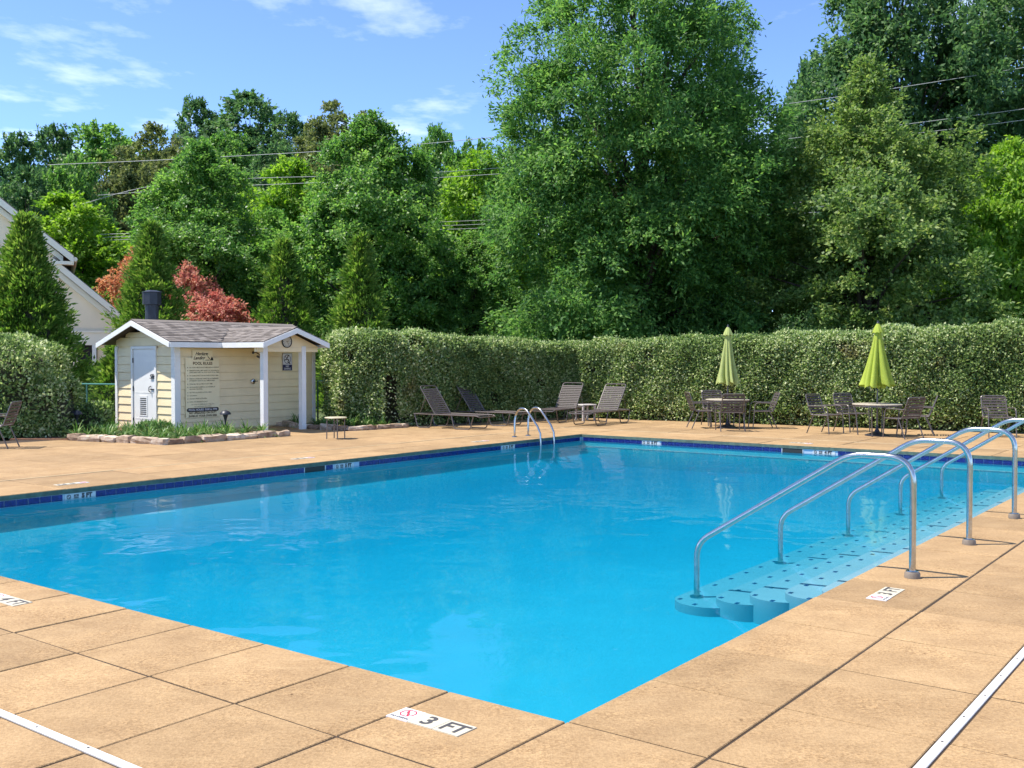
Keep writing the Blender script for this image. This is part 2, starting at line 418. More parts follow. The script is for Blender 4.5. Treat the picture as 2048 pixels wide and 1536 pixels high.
M_TRIM = mat_plain('pale_trim', (0.82, 0.76, 0.64), 0.6)
M_SCREEN = mat_plain('insect_screen', (0.035, 0.03, 0.035), 0.5, noise=0.3, nscale=40)

def mat_stone():
    m, nt, n, l, b = nt_new('fieldstone')
    g = n.new('ShaderNodeNewGeometry'); oi = n.new('ShaderNodeObjectInfo')
    t = n.new('ShaderNodeTexNoise'); t.inputs['Scale'].default_value = 9; t.inputs['Detail'].default_value = 6
    l.new(g.outputs['Position'], t.inputs['Vector'])
    a = n.new('ShaderNodeMath'); a.operation = 'MULTIPLY_ADD'; a.inputs[1].default_value = 0.5; a.inputs[2].default_value = -0.25
    l.new(oi.outputs['Random'], a.inputs[0])
    s = n.new('ShaderNodeMath'); s.operation = 'ADD'; l.new(t.outputs[0], s.inputs[0]); l.new(a.outputs[0], s.inputs[1])
    r = n.new('ShaderNodeValToRGB'); e = r.color_ramp.elements
    e[0].position = 0.25; e[0].color = (0.19, 0.12, 0.075, 1); e[1].position = 0.75; e[1].color = (0.55, 0.46, 0.36, 1)
    q = e.new(0.5); q.color = (0.36, 0.26, 0.18, 1)
    l.new(s.outputs[0], r.inputs[0]); l.new(r.outputs[0], b.inputs['Base Color']); b.inputs['Roughness'].default_value = 0.9
    bp = n.new('ShaderNodeBump'); bp.inputs['Strength'].default_value = 0.6; bp.inputs['Distance'].default_value = 0.02
    l.new(t.outputs[0], bp.inputs['Height']); l.new(bp.outputs[0], b.inputs['Normal'])
    return m
M_STONE = mat_stone()

def mat_shingle():
    m, nt, n, l, b = nt_new('asphalt_shingle')
    g = n.new('ShaderNodeNewGeometry')
    r = n.new('ShaderNodeValToRGB'); e = r.color_ramp.elements
    e[0].position = 0; e[0].color = (0.115, 0.097, 0.084, 1); e[1].position = 1; e[1].color = (0.265, 0.23, 0.205, 1)
    l.new(g.outputs['Random Per Island'], r.inputs[0])
    t = n.new('ShaderNodeTexNoise'); t.inputs['Scale'].default_value = 90; t.inputs['Detail'].default_value = 3
    l.new(g.outputs['Position'], t.inputs['Vector'])
    r2 = n.new('ShaderNodeValToRGB'); r2.color_ramp.elements[0].color = (0.6, 0.6, 0.6, 1); r2.color_ramp.elements[1].color = (1.3, 1.3, 1.3, 1)
    l.new(t.outputs[0], r2.inputs[0])
    mx = n.new('ShaderNodeMixRGB'); mx.blend_type = 'MULTIPLY'; mx.inputs['Fac'].default_value = 1
    l.new(r.outputs[0], mx.inputs['Color1']); l.new(r2.outputs[0], mx.inputs['Color2'])
    l.new(mx.outputs[0], b.inputs['Base Color']); b.inputs['Roughness'].default_value = 0.95; b.inputs['Specular IOR Level'].default_value = 0.2
    return m
M_SHING = mat_shingle()
M_DRIP = mat_plain('drip_edge', (0.05, 0.04, 0.035), 0.7)

def mat_canopy(name, c):
    m, nt, n, l, b = nt_new(name)
    b.inputs['Base Color'].default_value = (*c, 1); b.inputs['Roughness'].default_value = 0.8
    g = n.new('ShaderNodeNewGeometry'); t = n.new('ShaderNodeTexNoise'); t.inputs['Scale'].default_value = 6; t.inputs['Detail'].default_value = 5
    l.new(g.outputs['Position'], t.inputs['Vector'])
    r = n.new('ShaderNodeValToRGB'); r.color_ramp.elements[0].color = (*[x * 0.85 for x in c], 1); r.color_ramp.elements[1].color = (*[min(1, x * 1.12) for x in c], 1)
    l.new(t.outputs[0], r.inputs[0]); l.new(r.outputs[0], b.inputs['Base Color'])
    tr = n.new('ShaderNodeBsdfTranslucent'); l.new(r.outputs[0], tr.inputs['Color'])
    mix = n.new('ShaderNodeMixShader'); mix.inputs['Fac'].default_value = 0.3
    l.new(b.outputs[0], mix.inputs[1]); l.new(tr.outputs[0], mix.inputs[2]); l.new(mix.outputs[0], n['Material Output'].inputs['Surface'])
    return m

# plaster and water
def mat_plaster(name, c0, c1):
    m, nt, n, l, b = nt_new(name)
    g = n.new('ShaderNodeNewGeometry'); t = n.new('ShaderNodeTexNoise'); t.inputs['Scale'].default_value = 1.1; t.inputs['Detail'].default_value = 5
    l.new(g.outputs['Position'], t.inputs['Vector'])
    r = n.new('ShaderNodeValToRGB'); r.color_ramp.elements[0].position = 0.3; r.color_ramp.elements[1].position = 0.7
    r.color_ramp.elements[0].color = (*c0, 1); r.color_ramp.elements[1].color = (*c1, 1)
    l.new(t.outputs[0], r.inputs[0]); l.new(r.outputs[0], b.inputs['Base Color']); b.inputs['Roughness'].default_value = 0.8
    return m
M_PLASTER = mat_plaster('blue_pool_plaster', (0.03, 0.32, 0.445), (0.04, 0.365, 0.495))
M_STEP = mat_plaster('pale_step_plaster', (0.17, 0.31, 0.39), (0.20, 0.34, 0.42))
M_WALLP = mat_plaster('pool_wall_plaster', (0.04, 0.47, 0.56), (0.06, 0.52, 0.60))

def mat_water():
    m = bpy.data.materials.new('pool_water'); m.use_nodes = True; nt = m.node_tree; n = nt.nodes; l = nt.links; n.clear()
    out = n.new('ShaderNodeOutputMaterial')
    g = n.new('ShaderNodeNewGeometry')
    t1 = n.new('ShaderNodeTexNoise'); t1.inputs['Scale'].default_value = 1.3; t1.inputs['Detail'].default_value = 2; t1.inputs['Distortion'].default_value = 0.4
    t2 = n.new('ShaderNodeTexNoise'); t2.inputs['Scale'].default_value = 7.0; t2.inputs['Detail'].default_value = 2; t2.inputs['Distortion'].default_value = 0.6
    l.new(g.outputs['Position'], t1.inputs['Vector']); l.new(g.outputs['Position'], t2.inputs['Vector'])
    # ruffled in some places, glassy in others
    t3 = n.new('ShaderNodeTexNoise'); t3.inputs['Scale'].default_value = 0.35; t3.inputs['Detail'].default_value = 2
    l.new(g.outputs['Position'], t3.inputs['Vector'])
    mr = n.new('ShaderNodeMapRange'); mr.inputs[1].default_value = 0.4; mr.inputs[2].default_value = 0.65; mr.inputs[3].default_value = 0.15; mr.inputs[4].default_value = 1.0
    l.new(t3.outputs[0], mr.inputs[0])
    k = n.new('ShaderNodeMath'); k.operation = 'MULTIPLY'; l.new(t2.outputs[0], k.inputs[0]); l.new(mr.outputs[0], k.inputs[1])
    a = n.new('ShaderNodeMath'); a.operation = 'MULTIPLY_ADD'; a.inputs[1].default_value = 0.12
    l.new(k.outputs[0], a.inputs[0]); l.new(t1.outputs[0], a.inputs[2])
    bp = n.new('ShaderNodeBump'); bp.inputs['Strength'].default_value = 1.0; bp.inputs['Distance'].default_value = 0.012
    l.new(a.outputs[0], bp.inputs['Height'])
    fr = n.new('ShaderNodeFresnel'); fr.inputs['IOR'].default_value = 1.33; l.new(bp.outputs[0], fr.inputs['Normal'])
    fm = n.new('ShaderNodeMath'); fm.operation = 'MULTIPLY'; fm.inputs[1].default_value = 0.6; l.new(fr.outputs[0], fm.inputs[0])
    gl = n.new('ShaderNodeBsdfGlossy'); gl.inputs['Roughness'].default_value = 0.015; l.new(bp.outputs[0], gl.inputs['Normal'])
    tr = n.new('ShaderNodeBsdfTransparent')
    mx = n.new('ShaderNodeMixShader'); l.new(fm.outputs[0], mx.inputs[0]); l.new(tr.outputs[0], mx.inputs[1]); l.new(gl.outputs[0], mx.inputs[2])
    va = n.new('ShaderNodeVolumeAbsorption'); va.inputs['Color'].default_value = (0.0, 0.817, 0.947, 1); va.inputs['Density'].default_value = 1.2
    vs_ = n.new('ShaderNodeVolumeScatter'); vs_.inputs['Color'].default_value = (0.02, 0.62, 0.86, 1); vs_.inputs['Density'].default_value = 0.22; vs_.inputs['Anisotropy'].default_value = 0.0
    ad = n.new('ShaderNodeAddShader'); l.new(va.outputs[0], ad.inputs[0]); l.new(vs_.outputs[0], ad.inputs[1])
    l.new(mx.outputs[0], out.inputs['Surface']); l.new(ad.outputs[0], out.inputs['Volume'])
    return m
M_WATER = mat_water()

# ------------------------------------------------------------------ GROUND, HILL
mb = MB(); B = 420
rect = lambda u0, v0, u1, v1, z: ([W(u0,v0,z), W(u1,v0,z), W(u1,v1,z), W(u0,v1,z)], [(0,1,2,3)])
for r in ((-B,-B,B,-0.1), (-B,PW+0.1,B,B), (-B,-0.1,-0.1,PW+0.1), (PL+0.1,-0.1,B,PW+0.1)):
    mb.add(*rect(*r, -0.075))
ground = struct(mb.build('ground', M_GRASS))

def hill_z(x, y):
    t = min(1, max(0, (y - 52) / 75)); s = t*t*(3-2*t)
    fx = 1.0 - 0.62 / (1 + math.exp(-(x - 2) / 9.0)) - 0.30 / (1 + math.exp((x + 34) / 6.0))
    return -0.6 + s * 18.5 * max(0.2, fx) + 0.5 * math.sin(x * 0.13) * s
mb = MB(); nx, ny = 60, 36
xs = np.linspace(-150, 150, nx); ys = np.linspace(48, 260, ny)
vs = [(x, y, hill_z(x, y)) for y in ys for x in xs]
fs = [(j*nx+i, j*nx+i+1, (j+1)*nx+i+1, (j+1)*nx+i) for j in range(ny-1) for i in range(nx-1)]
mb.add(vs, fs); hill = struct(mb.build('hill', M_SOIL, smooth=True))

mb = MB(); mb.add([(-24,27.5,-0.055),(-10.4,27.5,-0.055),(-10.4,37.5,-0.055),(-24,37.0,-0.055)], [(0,1,2,3)])
drive = struct(mb.build('concrete_path', mat_plain('pale_concrete', (0.48, 0.43, 0.36), 0.9, noise=0.15, nscale=2)))
# ------------------------------------------------------------------ POOL DECK
mb = MB()
for r in ((-4.2,-4.6,PL+6,-0.025), (-4.2,PW+0.025,PL+6,PW+8.2), (-4.2,-0.025,-0.025,PW+0.025), (PL+0.025,-0.025,PL+6,PW+0.025)):
    mb.add(*rect(*r, -0.0055))
deck = struct(mb.build('pool_deck', M_JOINT))
un = [0, -0.76, -1.476, -1.524, -2.28, -3.04, -3.80, -4.2]
vn = [0, -0.705, -1.408, -1.456, -2.16, -2.87, -3.58, -4.6]
up_ = [min(PL, 0.765 * k) for k in range(21)]
vp_ = [min(PW, 0.70 * k) for k in range(15)]
uf = [PL, PL+0.71, PL+1.408, PL+1.456, PL+2.9, PL+4.35, PL+5.8]
vf = [PW, PW+0.76, PW+1.476, PW+1.524, PW+3.0, PW+4.5, PW+6.0, PW+7.5]
up2 = [min(PL, 1.53 * k) for k in range(11)]
vp2 = [min(PW, 1.40 * k) for k in range(8)]
slab_cache = {}; outer = MB()      # slabs outside the picture are joined
def slab(u0, v0, u1, v1):
    u0, u1 = sorted((u0, u1)); v0, v1 = sorted((v0, v1))
    if u1 - u0 < 0.1 or v1 - v0 < 0.1: return
    if not shows(u0, v0, u1, v1):
        outer.add(*rect(u0+.007, v0+.007, u1-.007, v1-.007, -0.001)); return
    key = (round(u1-u0, 3), round(v1-v0, 3))
    if key not in slab_cache:
        m = MB(); m.cbox(key[0]-0.014, key[1]-0.014, -0.058, 0.0, 0.004); slab_cache[key] = m.mesh('slab', [M_CONC])
    c = W((u0+u1)/2, (v0+v1)/2, random.uniform(-0.0025, 0.0015))
    link('slab', slab_cache[key], deck, c, (random.uniform(-.002,.002), random.uniform(-.002,.002), ROTU + random.uniform(-.002,.002)))
def cells(us, vs_):
    for i in range(len(us)-1):
        for j in range(len(vs_)-1): slab(us[i], vs_[j], us[i+1], vs_[j+1])
cells(un, vp_); cells(un, vn); cells(up_, vn)
cells(up2, vf); cells(uf, vf); cells(uf, vp2); cells(un, vf); cells(uf, vn)
stuff(outer.build('outer_slabs', M_CONC, deck))
# drain strips: a frame round the pool, two slabs out
def strip(u0, v0, u1, v1):
    m = MB(); L = max(u1-u0, v1-v0); alongu = (u1-u0) > (v1-v0)
    m.cbox((u1-u0)-0.004, (v1-v0)-0.004, -0.02, 0.004, 0.003)
    o = m.build('drain_strip', M_STRIP if (u0 < 0 and v1 - v0 > 5) or (v0 < 0 and u1 - u0 > 5) else M_STRIPF, deck, loc=W((u0+u1)/2, (v0+v1)/2), rot=(0,0,ROTU)); return o
strip(-1.524, -1.456, -1.476, PW+1.524); strip(-1.476, -1.456, PL+1.456, -1.408)
strip(-1.476, PW+1.476, PL+1.408, PW+1.524); strip(PL+1.408, -1.408, PL+1.456, PW+1.524)
# screw heads in the near strips
scr = MB(); scr.lathe([(0.006, 0), (0.006, 0.002), (0.0, 0.0025)], 8)
scr_me = scr.mesh('screw', M_INK)
for k in range(9):
    link('screw', scr_me, deck, W(0.0 + k*0.38, -1.432 + random.uniform(-.006,.006), 0.004))
    link('screw', scr_me, deck, W(-1.5 + random.uniform(-.006,.006), 0.2 + k*0.41, 0.004))

# ------------------------------------------------------------------ POOL BASIN
def floor_z(u, v): return -0.475 - 0.17 * min(1, max(0, (v - 2.0) / 5.0)) + 0.30 * min(1, max(0, (v - 8.7) / 1.0)) ** 1.5
mb = MB(); g = 0.02
nu, nv = 12, 60
us = np.linspace(-g, PL+g, nu); vs2 = np.linspace(-g, PW+g, nv)
fl_ = mb.add([W(u, v, floor_z(u, v)) for v in vs2 for u in us], [(j*nu+i, j*nu+i+1, (j+1)*nu+i+1, (j+1)*nu+i) for j in range(nv-1) for i in range(nu-1)])
mb.cur = 1
for (a, b, c, d) in ((-g,-g,PL+g,-g), (PL+g,-g,PL+g,PW+g), (PL+g,PW+g,-g,PW+g), (-g,PW+g,-g,-g)):
    mb.add([W(a,b,-1.0), W(c,d,-1.0), W(c,d,-0.058), W(a,b,-0.058)], [(0,1,2,3)])
basin = struct(mb.build('pool_basin', [M_PLASTER, M_WALLP]))
mb = MB(); mb.box(-0.01, -0.004, 0, PL+0.01, 0.01, 0.014); mb.build('reflection_line', M_PLATEW, basin, loc=W(0, PW+0.016, -0.262), rot=(0,0,ROTU))  # added white strips on the far walls paint the coping's bright water reflection
mb = MB(); mb.box(-0.004, 0, 0, 0.01, PW, 0.014); mb.build('reflection_line', M_PLATEW, basin, loc=W(PL+0.016, 0, -0.262), rot=(0,0,ROTU))
# coping edge of the two far sides (a thin nosing under the slab lip)
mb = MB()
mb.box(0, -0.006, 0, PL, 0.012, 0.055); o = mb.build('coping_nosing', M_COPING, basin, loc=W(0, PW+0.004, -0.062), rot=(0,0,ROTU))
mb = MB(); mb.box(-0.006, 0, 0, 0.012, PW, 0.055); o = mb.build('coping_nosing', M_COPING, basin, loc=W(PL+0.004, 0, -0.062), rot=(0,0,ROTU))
# grout bed and tiles of the waterline
mb = MB(); mb.box(-g, -0.003, -0.155, PL+g, 0.02, -0.0625); mb.build('grout_bed', M_GROUT, basin, loc=W(0, PW+0.016, 0), rot=(0,0,ROTU))
mb = MB(); mb.box(-0.003, -g, -0.155, 0.02, PW, -0.0625); mb.build('grout_bed', M_GROUT, basin, loc=W(PL+0.016, 0, 0), rot=(0,0,ROTU))
TP = 0.148
mt = MB(); mt.box(-TP/2+0.004, -0.006, -0.042, TP/2-0.004, 0, 0.034); tile_me = mt.mesh('tile', M_TILE)
mk = MB(); mk.box(-0.215, -0.006, -0.044, 0.215, 0, 0.037); mark_me = mk.mesh('depth_tile', M_PLATEW)
TZ = -0.103

def text_obj(name, body, size, mat, parent=None, M=None, bold=0.0, shear=0.0, align='CENTER', space=1.0, sx=1.0, depth=0.0):
    cu = bpy.data.curves.new(name, 'FONT'); cu.body = body; cu.size = size; cu.align_x = align; cu.align_y = 'CENTER'
    cu.offset = bold; cu.shear = shear; cu.space_character = space; cu.resolution_u = 3; cu.extrude = depth
    to = bpy.data.objects.new(name, cu); COL.objects.link(to)
    dg = bpy.context.evaluated_depsgraph_get(); me = bpy.data.meshes.new_from_object(to.evaluated_get(dg))
    bpy.data.objects.remove(to); bpy.data.curves.remove(cu)
    me.transform(Matrix.Diagonal((sx, 1, 1, 1)))
    me.materials.clear(); me.materials.append(mat)
    o = link(name, me, parent)
    if M is not None: o.matrix_local = M
    return o

def ring_mesh(mb, r0, r1, n=8, rot=0.0, z=0.0, cx=0, cy=0, sx=1.0):
    vs = []
    for j in range(n):
        a = 2*math.pi*j/n + rot
        vs += [(cx + r0*math.cos(a)*sx, cy + r0*math.sin(a), z), (cx + r1*math.cos(a)*sx, cy + r1*math.sin(a), z)]
    mb.add(vs, [(2*j, 2*j+1, (2*j+3) % (2*n), (2*j+2) % (2*n)) for j in range(n)])

def wall_tiles(along_u, markers, skim):
    L = PL if along_u else PW
    n = int(L / TP)
    for i in range(n):
        c = (i + 0.5) * TP + (L - n*TP)/2
        if any(abs(c - m) < 0.215 + TP*0.35 for m, t in markers): continue
        if any(a - 0.03 < c < b + 0.03 for a, b in skim): continue
        loc = W(c, PW + 0.013, TZ) if along_u else W(PL + 0.013, c, TZ)
        rot = ROTU if along_u else ROTU - math.pi/2
        link('tile', tile_me, basin, loc, (0, 0, rot))
    for m, t in markers:
        loc = W(m, PW + 0.013, TZ) if along_u else W(PL + 0.013, m, TZ)
        rot = ROTU if along_u else ROTU - math.pi/2
        d = link('depth_tile', mark_me, basin, loc, (0, 0, rot))
        R = Matrix.Rotation(math.radians(90), 4, 'X')
        def at2(x, y): return Matrix.Translation((x, -0.0075, y)) @ R
        ri = MB(); ring_mesh(ri, 0.020, 0.031, 8, math.pi/8); ri.box(-0.004,-0.024,0.0,0.004,0.024,0.0005, Matrix.Rotation(0.7,4,'Z'))
        q = ri.build('symbol', M_INK, d); q.matrix_local = at2(-0.16, -0.004)
        nd = MB(); nd.box(-0.032, -0.024, 0, 0.032, 0.024, 0.0006)
        q = nd.build('notice_block', M_INK, d); q.matrix_local = at2(-0.06, -0.004)
        text_obj('lettering', 'NO\nDIVING', 0.017, M_PLATEW, d, at2(-0.06, -0.004) @ Matrix.Translation((0,0,0.0015)), bold=0.0004)
        text_obj('lettering', t + ' FT', 0.075, M_INK, d, at2(0.085, -0.004), bold=0.006)
wall_tiles(True, [(3.25, '5'), (7.85, '5'), (12.28, '5')], [(7.0, 7.42)])
wall_tiles(False, [(7.98, '5'), (4.30, '4')], [(4.72, 5.10)])
# skimmer mouths
for (c, w, au) in ((7.21, 0.42, True), (4.91, 0.40, False)):
    m = MB(); m.box(-w/2, -0.008, -0.048, w/2, -0.002, 0.036)
    s = m.build('skimmer_mouth', M_BLACK, basin, loc=(W(c, PW+0.013, TZ) if au else W(PL+0.013, c, TZ)), rot=(0,0,ROTU if au else ROTU-math.pi/2))
    m = MB()
    for x in (-w/2-0.008, w/2+0.008): m.box(x-0.007, -0.010, -0.05, x+0.007, -0.003, 0.038)
    m.build('skimmer_frame', M_PLATEW, s)

# entry steps along the right-hand side
steps = link('entry_steps', None); struct(steps)
SU0, SU1 = 4.05, 12.35
tre = [(-0.02, 0.30, -0.155), (0.30, 0.60, -0.212), (0.60, 0.90, -0.272), (0.90, 1.20, -0.335), (1.20, 1.58, -0.40)]
dt = MB(); dt.box(-0.025, -0.015, 0, 0.025, 0.015, 0.003); dot_me = dt.mesh('tile', M_TILE)
for (v0, v1, z) in tre:
    r = (v1 - v0) / 2 + 0.09
    vc = (v0 + v1) / 2 - 0.09
    poly = [(SU1, v0 - 0.2), (SU1, v1)]
    for k in range(25):
        a = math.pi/2 + math.pi * k / 24
        poly.append((SU0 + math.cos(a) * r * 0.95, vc + math.sin(a) * r))
    m = MB(); m.prism(poly, lambda a, b, d: W(a, b, d), -0.60, z)
    t = m.build('step', M_STEP, steps, smooth=True)
    if v0 > 0.1:
        n = int((SU1 - SU0) / 0.335)
        for k in range(n):
            link('tile', dot_me, t, W(SU0 - 0.10 + k * 0.335, v1 - 0.07, z), (0, 0, ROTU))
        link('tile', dot_me, t, W(SU0 - 0.20, v1 - 0.26, z), (0, 0, ROTU))

# water
mb = MB(); mb.box(-0.05, -0.05, -1.3, PL+0.05, PW+0.05, WATER)
water = struct(mb.build('pool_water', M_WATER, loc=W(0,0), rot=(0,0,ROTU)))

# ------------------------------------------------------------------ DEPTH PLATES SET IN THE DECK
def deck_plate(u, v, rot, txt, label, small=False):
    """reading direction = local +x"""
    t = thing('depth_plate', label, 'depth marker', W(u, v, 0.002), rot, 'depth markers set in the pool deck')
    m = MB(); m.box(-0.215, -0.068, -0.012, -0.085, 0.068, 0.003); m.build('notice_tile', M_PLATEW, t)
    m = MB(); m.box(-0.082, -0.068, -0.012, 0.065, 0.068, 0.003); m.build('number_tile', M_PLATE, t)
    m = MB(); m.box(0.068, -0.068, -0.012, 0.215, 0.068, 0.003); m.build('unit_tile', M_PLATE, t)
    T = lambda x, y: Matrix.Translation((x, y, 0.0042))
    m = MB(); ring_mesh(m, 0.036, 0.043, 8, math.pi/8); m.box(-0.0045, -0.037, 0, 0.0045, 0.037, 0.0006, Matrix.Rotation(0.6, 4, 'Z'))
    q = m.build('symbol', M_RED, t); q.matrix_local = T(-0.150, 0.014)
    m = MB(); m.box(-0.02, -0.003, 0, 0.02, 0.003, 0.0004, Matrix.Rotation(-0.5, 4, 'Z')); q = m.build('diver_figure', M_INK, t); q.matrix_local = T(-0.150, 0.014)
    text_obj('lettering', 'NO DIVING', 0.021, M_INK, t, T(-0.150, -0.047), bold=0.0006)
    text_obj('lettering', txt, 0.135, M_INK, t, T(-0.008, -0.004), bold=0.003)
    text_obj('lettering', 'FT', 0.135, M_INK, t, T(0.143, -0.004), bold=0.003, sx=0.92)
    return t
RNL = ROTU - math.pi/2; RNR = ROTU
deck_plate(-0.385, 0.485, RNL, '3', 'cream 3 FT depth marker with red no diving sign at the nearest pool corner')
deck_plate(-0.375, 4.36, RNL, '4', 'cream 4 FT depth marker in the deck at the left edge of the photo')
deck_plate(3.43, -0.37, RNR, '3', 'cream 3 FT depth marker in the deck beside the first handrail post')
deck_plate(7.53, 10.36, ROTU + math.pi, '5', 'pale depth marker on the deck in front of the porch of the shed')
deck_plate(3.38, 10.15, ROTU + math.pi, '5', 'pale depth marker on the far deck nearest the left edge of the photo')
deck_plate(12.0, 10.2, ROTU + math.pi, '5', 'pale depth marker on the deck left of the pool ladder')
deck_plate(15.45, 4.95, ROTU + math.pi/2, '4', 'pale depth marker on the far deck between the two umbrellas')

# ------------------------------------------------------------------ HANDRAILS AND LADDER
def handrail(up, ue, label):
    t = thing('handrail', label, 'handrail', W(up, -0.36, 0), 0, 'handrails of the entry steps')
    o = W(up, -0.36)
    pts = [W(up,-0.36,0.0), W(up,-0.36,0.905), W(up + (ue-up)*0.25,0.12,0.905), W(ue,1.43,0.07), W(ue,1.43,-0.395)]
    a = fillet(pts[:3], 0.20, 7); b = fillet([pts[1], pts[2], pts[3]], 0.12, 5); c = fillet(pts[2:], 0.13, 6)
    fl = a[:-1] + b[1:-1] + c[1:]
    m = MB(); m.tube([p - o for p in fl], 0.0245, 12); m.build('rail', M_STEEL, t, smooth=True)
    m = MB(); m.lathe([(0.058,0.0),(0.056,0.035),(0.05,0.047),(0.026,0.05)], 18); m.build('escutcheon', M_ESC, t, smooth=True)
    m = MB(); m.lathe([(0.046,0.0505),(0.045,0.054),(0.026,0.056)], 18); m.build('cap_ring', M_STEEL, t, smooth=True)
    e = W(ue,1.43,-0.399) - o
    m = MB(); m.lathe([(0.06,0.0),(0.058,0.01),(0.027,0.014)], 16, Matrix.Translation(e)); m.build('flange', M_STEEL, t, smooth=True)
for up, ue, lb in ((4.10, 4.10, 'stainless handrail nearest the camera, sloping into the pool over the steps'),
                   (5.82, 5.92, 'second stainless handrail from the camera along the pool steps'),
                   (7.70, 7.90, 'third stainless handrail, the last whose post stands inside the picture'),
                   (9.70, 9.90, 'fourth stainless handrail, its post beyond the right edge'),
                   (11.6, 11.9, 'farthest stainless handrail at the end of the pool steps')):
    handrail(up, ue, lb)
t = thing('pool_ladder', 'curved stainless ladder rails on the far left pool side', 'ladder', W(13.4, 10.3, 0))
o = W(13.4, 10.3)
for s0, s1 in ((13.32, 13.14), (13.80, 13.62)):
    pts = [W(s0,10.34,0), W(s0-0.02,10.32,0.36)]
    for k in range(9):
        a = math.pi * k / 8 * 0.80
        f = (1 - math.cos(a)) * 0.5
        pts.append(W(s0 + (s1-s0)*f*0.6, 10.32 - 0.46 * f, 0.40 + 0.21 * math.sin(a)))
    pts += [W(s1,9.62,0.26), W(s1,9.55,0.12), W(s1,9.54,-0.10), W(s1,9.54,-0.65)]
    m = MB(); m.tube([p - o for p in pts], 0.0225, 10); m.build('rail', M_STEEL, t, smooth=True)
    m = MB(); m.lathe([(0.06,0.001),(0.058,0.01),(0.026,0.022)], 14, Matrix.Translation(W(s0,10.34) - o)); m.build('escutcheon', M_STEEL, t, smooth=True)
for z in (-0.28, -0.52):
    m = MB(); a = W(13.14,9.54,z) - o; b = W(13.62,9.54,z) - o
    m.tube([a, b], 0.03, 6); m.build('tread', M_STEEL, t)

# ------------------------------------------------------------------ FURNITURE
RF = 0.013
def strap_mesh(w, d=0.040, th=0.005):
    m = MB(); m.box(-d/2, -w/2, -th/2, d/2, w/2, th/2)
    return m.mesh('strap', M_STRAP)
ST_C = strap_mesh(0.47); ST_L = strap_mesh(0.61, 0.037)
def make_chair():
    t = thing('patio_chair', '', 'chair')
    w = 0.25
    m = MB()
    bk = fillet([(0.22,-w,0.41),(-0.20,-w,0.41),(-0.36,-w,0.85),(-0.36,w,0.85),(-0.20,w,0.41),(0.22,w,0.41),(0.22,-w,0.41)], 0.06, 4)
    m.tube(bk, RF, 7); m.build('frame', M_FRAME, t, smooth=True)
    for s in (-1, 1):
        y = s * (w + 0.024)
        m = MB(); m.tube(fillet([(0.27,y,0),(0.22,y,0.615),(-0.285,y,0.60)], 0.10, 5), RF, 7); m.build('arm', M_FRAME, t, smooth=True)
        m = MB(); m.tube([(-0.12,y,0.42),(-0.30,y,0.0)], RF, 7); m.build('leg', M_FRAME, t, smooth=True)
        m = MB(); m.tube([(-0.20,y*0.99,0.41),(0.235,y,0.41)], 0.010, 6); m.build('seat_rail', M_FRAME, t, smooth=True)
    ang = math.atan2(0.44, -0.16)
    for k in range(7):
        f = 0.10 + k * 0.135
        link('strap', ST_C, t, (-0.20 - 0.16*f, 0, 0.41 + 0.44*f), (0, -ang, 0))
    for k in range(7): link('strap', ST_C, t, (-0.16 + k*0.060, 0, 0.415), (0, 0, 0))
    return t
def make_lounger():
    t = thing('sun_lounger', '', 'sun lounger')
    w = 0.32; z = 0.33
    m = MB(); m.tube(fillet([(-0.75,-w,z),(1.10,-w,z),(1.20,-w,z-0.03),(1.20,w,z-0.03),(1.10,w,z),(-0.75,w,z),(-0.75,-w,z)], 0.05, 4), 0.014, 7); m.build('frame', M_FRAME, t, smooth=True)
    m = MB(); m.tube(fillet([(-0.12,-w+0.02,z+0.01),(-0.58,-w+0.02,z+0.66),(-0.58,w-0.02,z+0.66),(-0.12,w-0.02,z+0.01)], 0.07, 4), 0.014, 7); m.build('back_frame', M_FRAME, t, smooth=True)
    for s in (-1, 1):
        for (a, b) in ((-0.72, -0.16), (0.38, 1.02)):
            m = MB(); m.tube(fillet([(a,s*w,z-0.012),(a+0.09,s*w,0.014),(b-0.09,s*w,0.014),(b,s*w,z-0.012)], 0.07, 4), 0.0135, 7)
            m.build('leg', M_FRAME, t, smooth=True)
        m = MB(); m.tube([(-0.40,s*(w-0.02),z+0.38),(-0.58,s*(w-0.02),z)], 0.009, 5); m.build('back_strut', M_FRAME, t)
    ang = math.atan2(0.65, -0.46)
    for k in range(13):
        f = 0.03 + k * 0.0705
        link('strap', ST_L, t, (-0.12 - 0.46*f, 0, z + 0.01 + 0.65*f), (0, -ang, 0))
    for k in range(21): link('strap', ST_L, t, (-0.06 + k*0.0585, 0, z + 0.004), (0, 0, 0))
    return t
chair0 = make_chair(); lounger0 = make_lounger()
CH = [  # x, y, facing angle, label
    (4.50, 24.25, 0.05, 'dark strap chair facing right at the table under the pale umbrella'),
    (5.02, 25.20, -1.45, 'dark strap chair behind the table under the pale umbrella, against the hedge'),
    (4.98, 23.35, 1.58, 'dark strap chair with its back to the pool at the pale umbrella table'),
    (5.92, 24.20, 3.10, 'dark strap chair facing left at the table under the pale umbrella'),
    (6.92, 22.55, -0.90, 'dark strap chair at the left end of the table under the bright lime umbrella'),
    (7.68, 23.10, -1.20, 'dark strap chair behind the table under the bright lime umbrella'),
    (8.12, 21.25, 2.05, 'dark strap chair with its back to the pool at the bright lime umbrella table'),
    (8.78, 22.05, 2.75, 'dark strap chair at the right end of the table under the bright lime umbrella'),
    (10.25, 21.55, -1.70, 'lone dark strap chair facing the pool at the right edge of the photo'),
    (-9.50, 18.85, 3.25, 'lone dark strap chair by the variegated shrub at the left edge'),
]
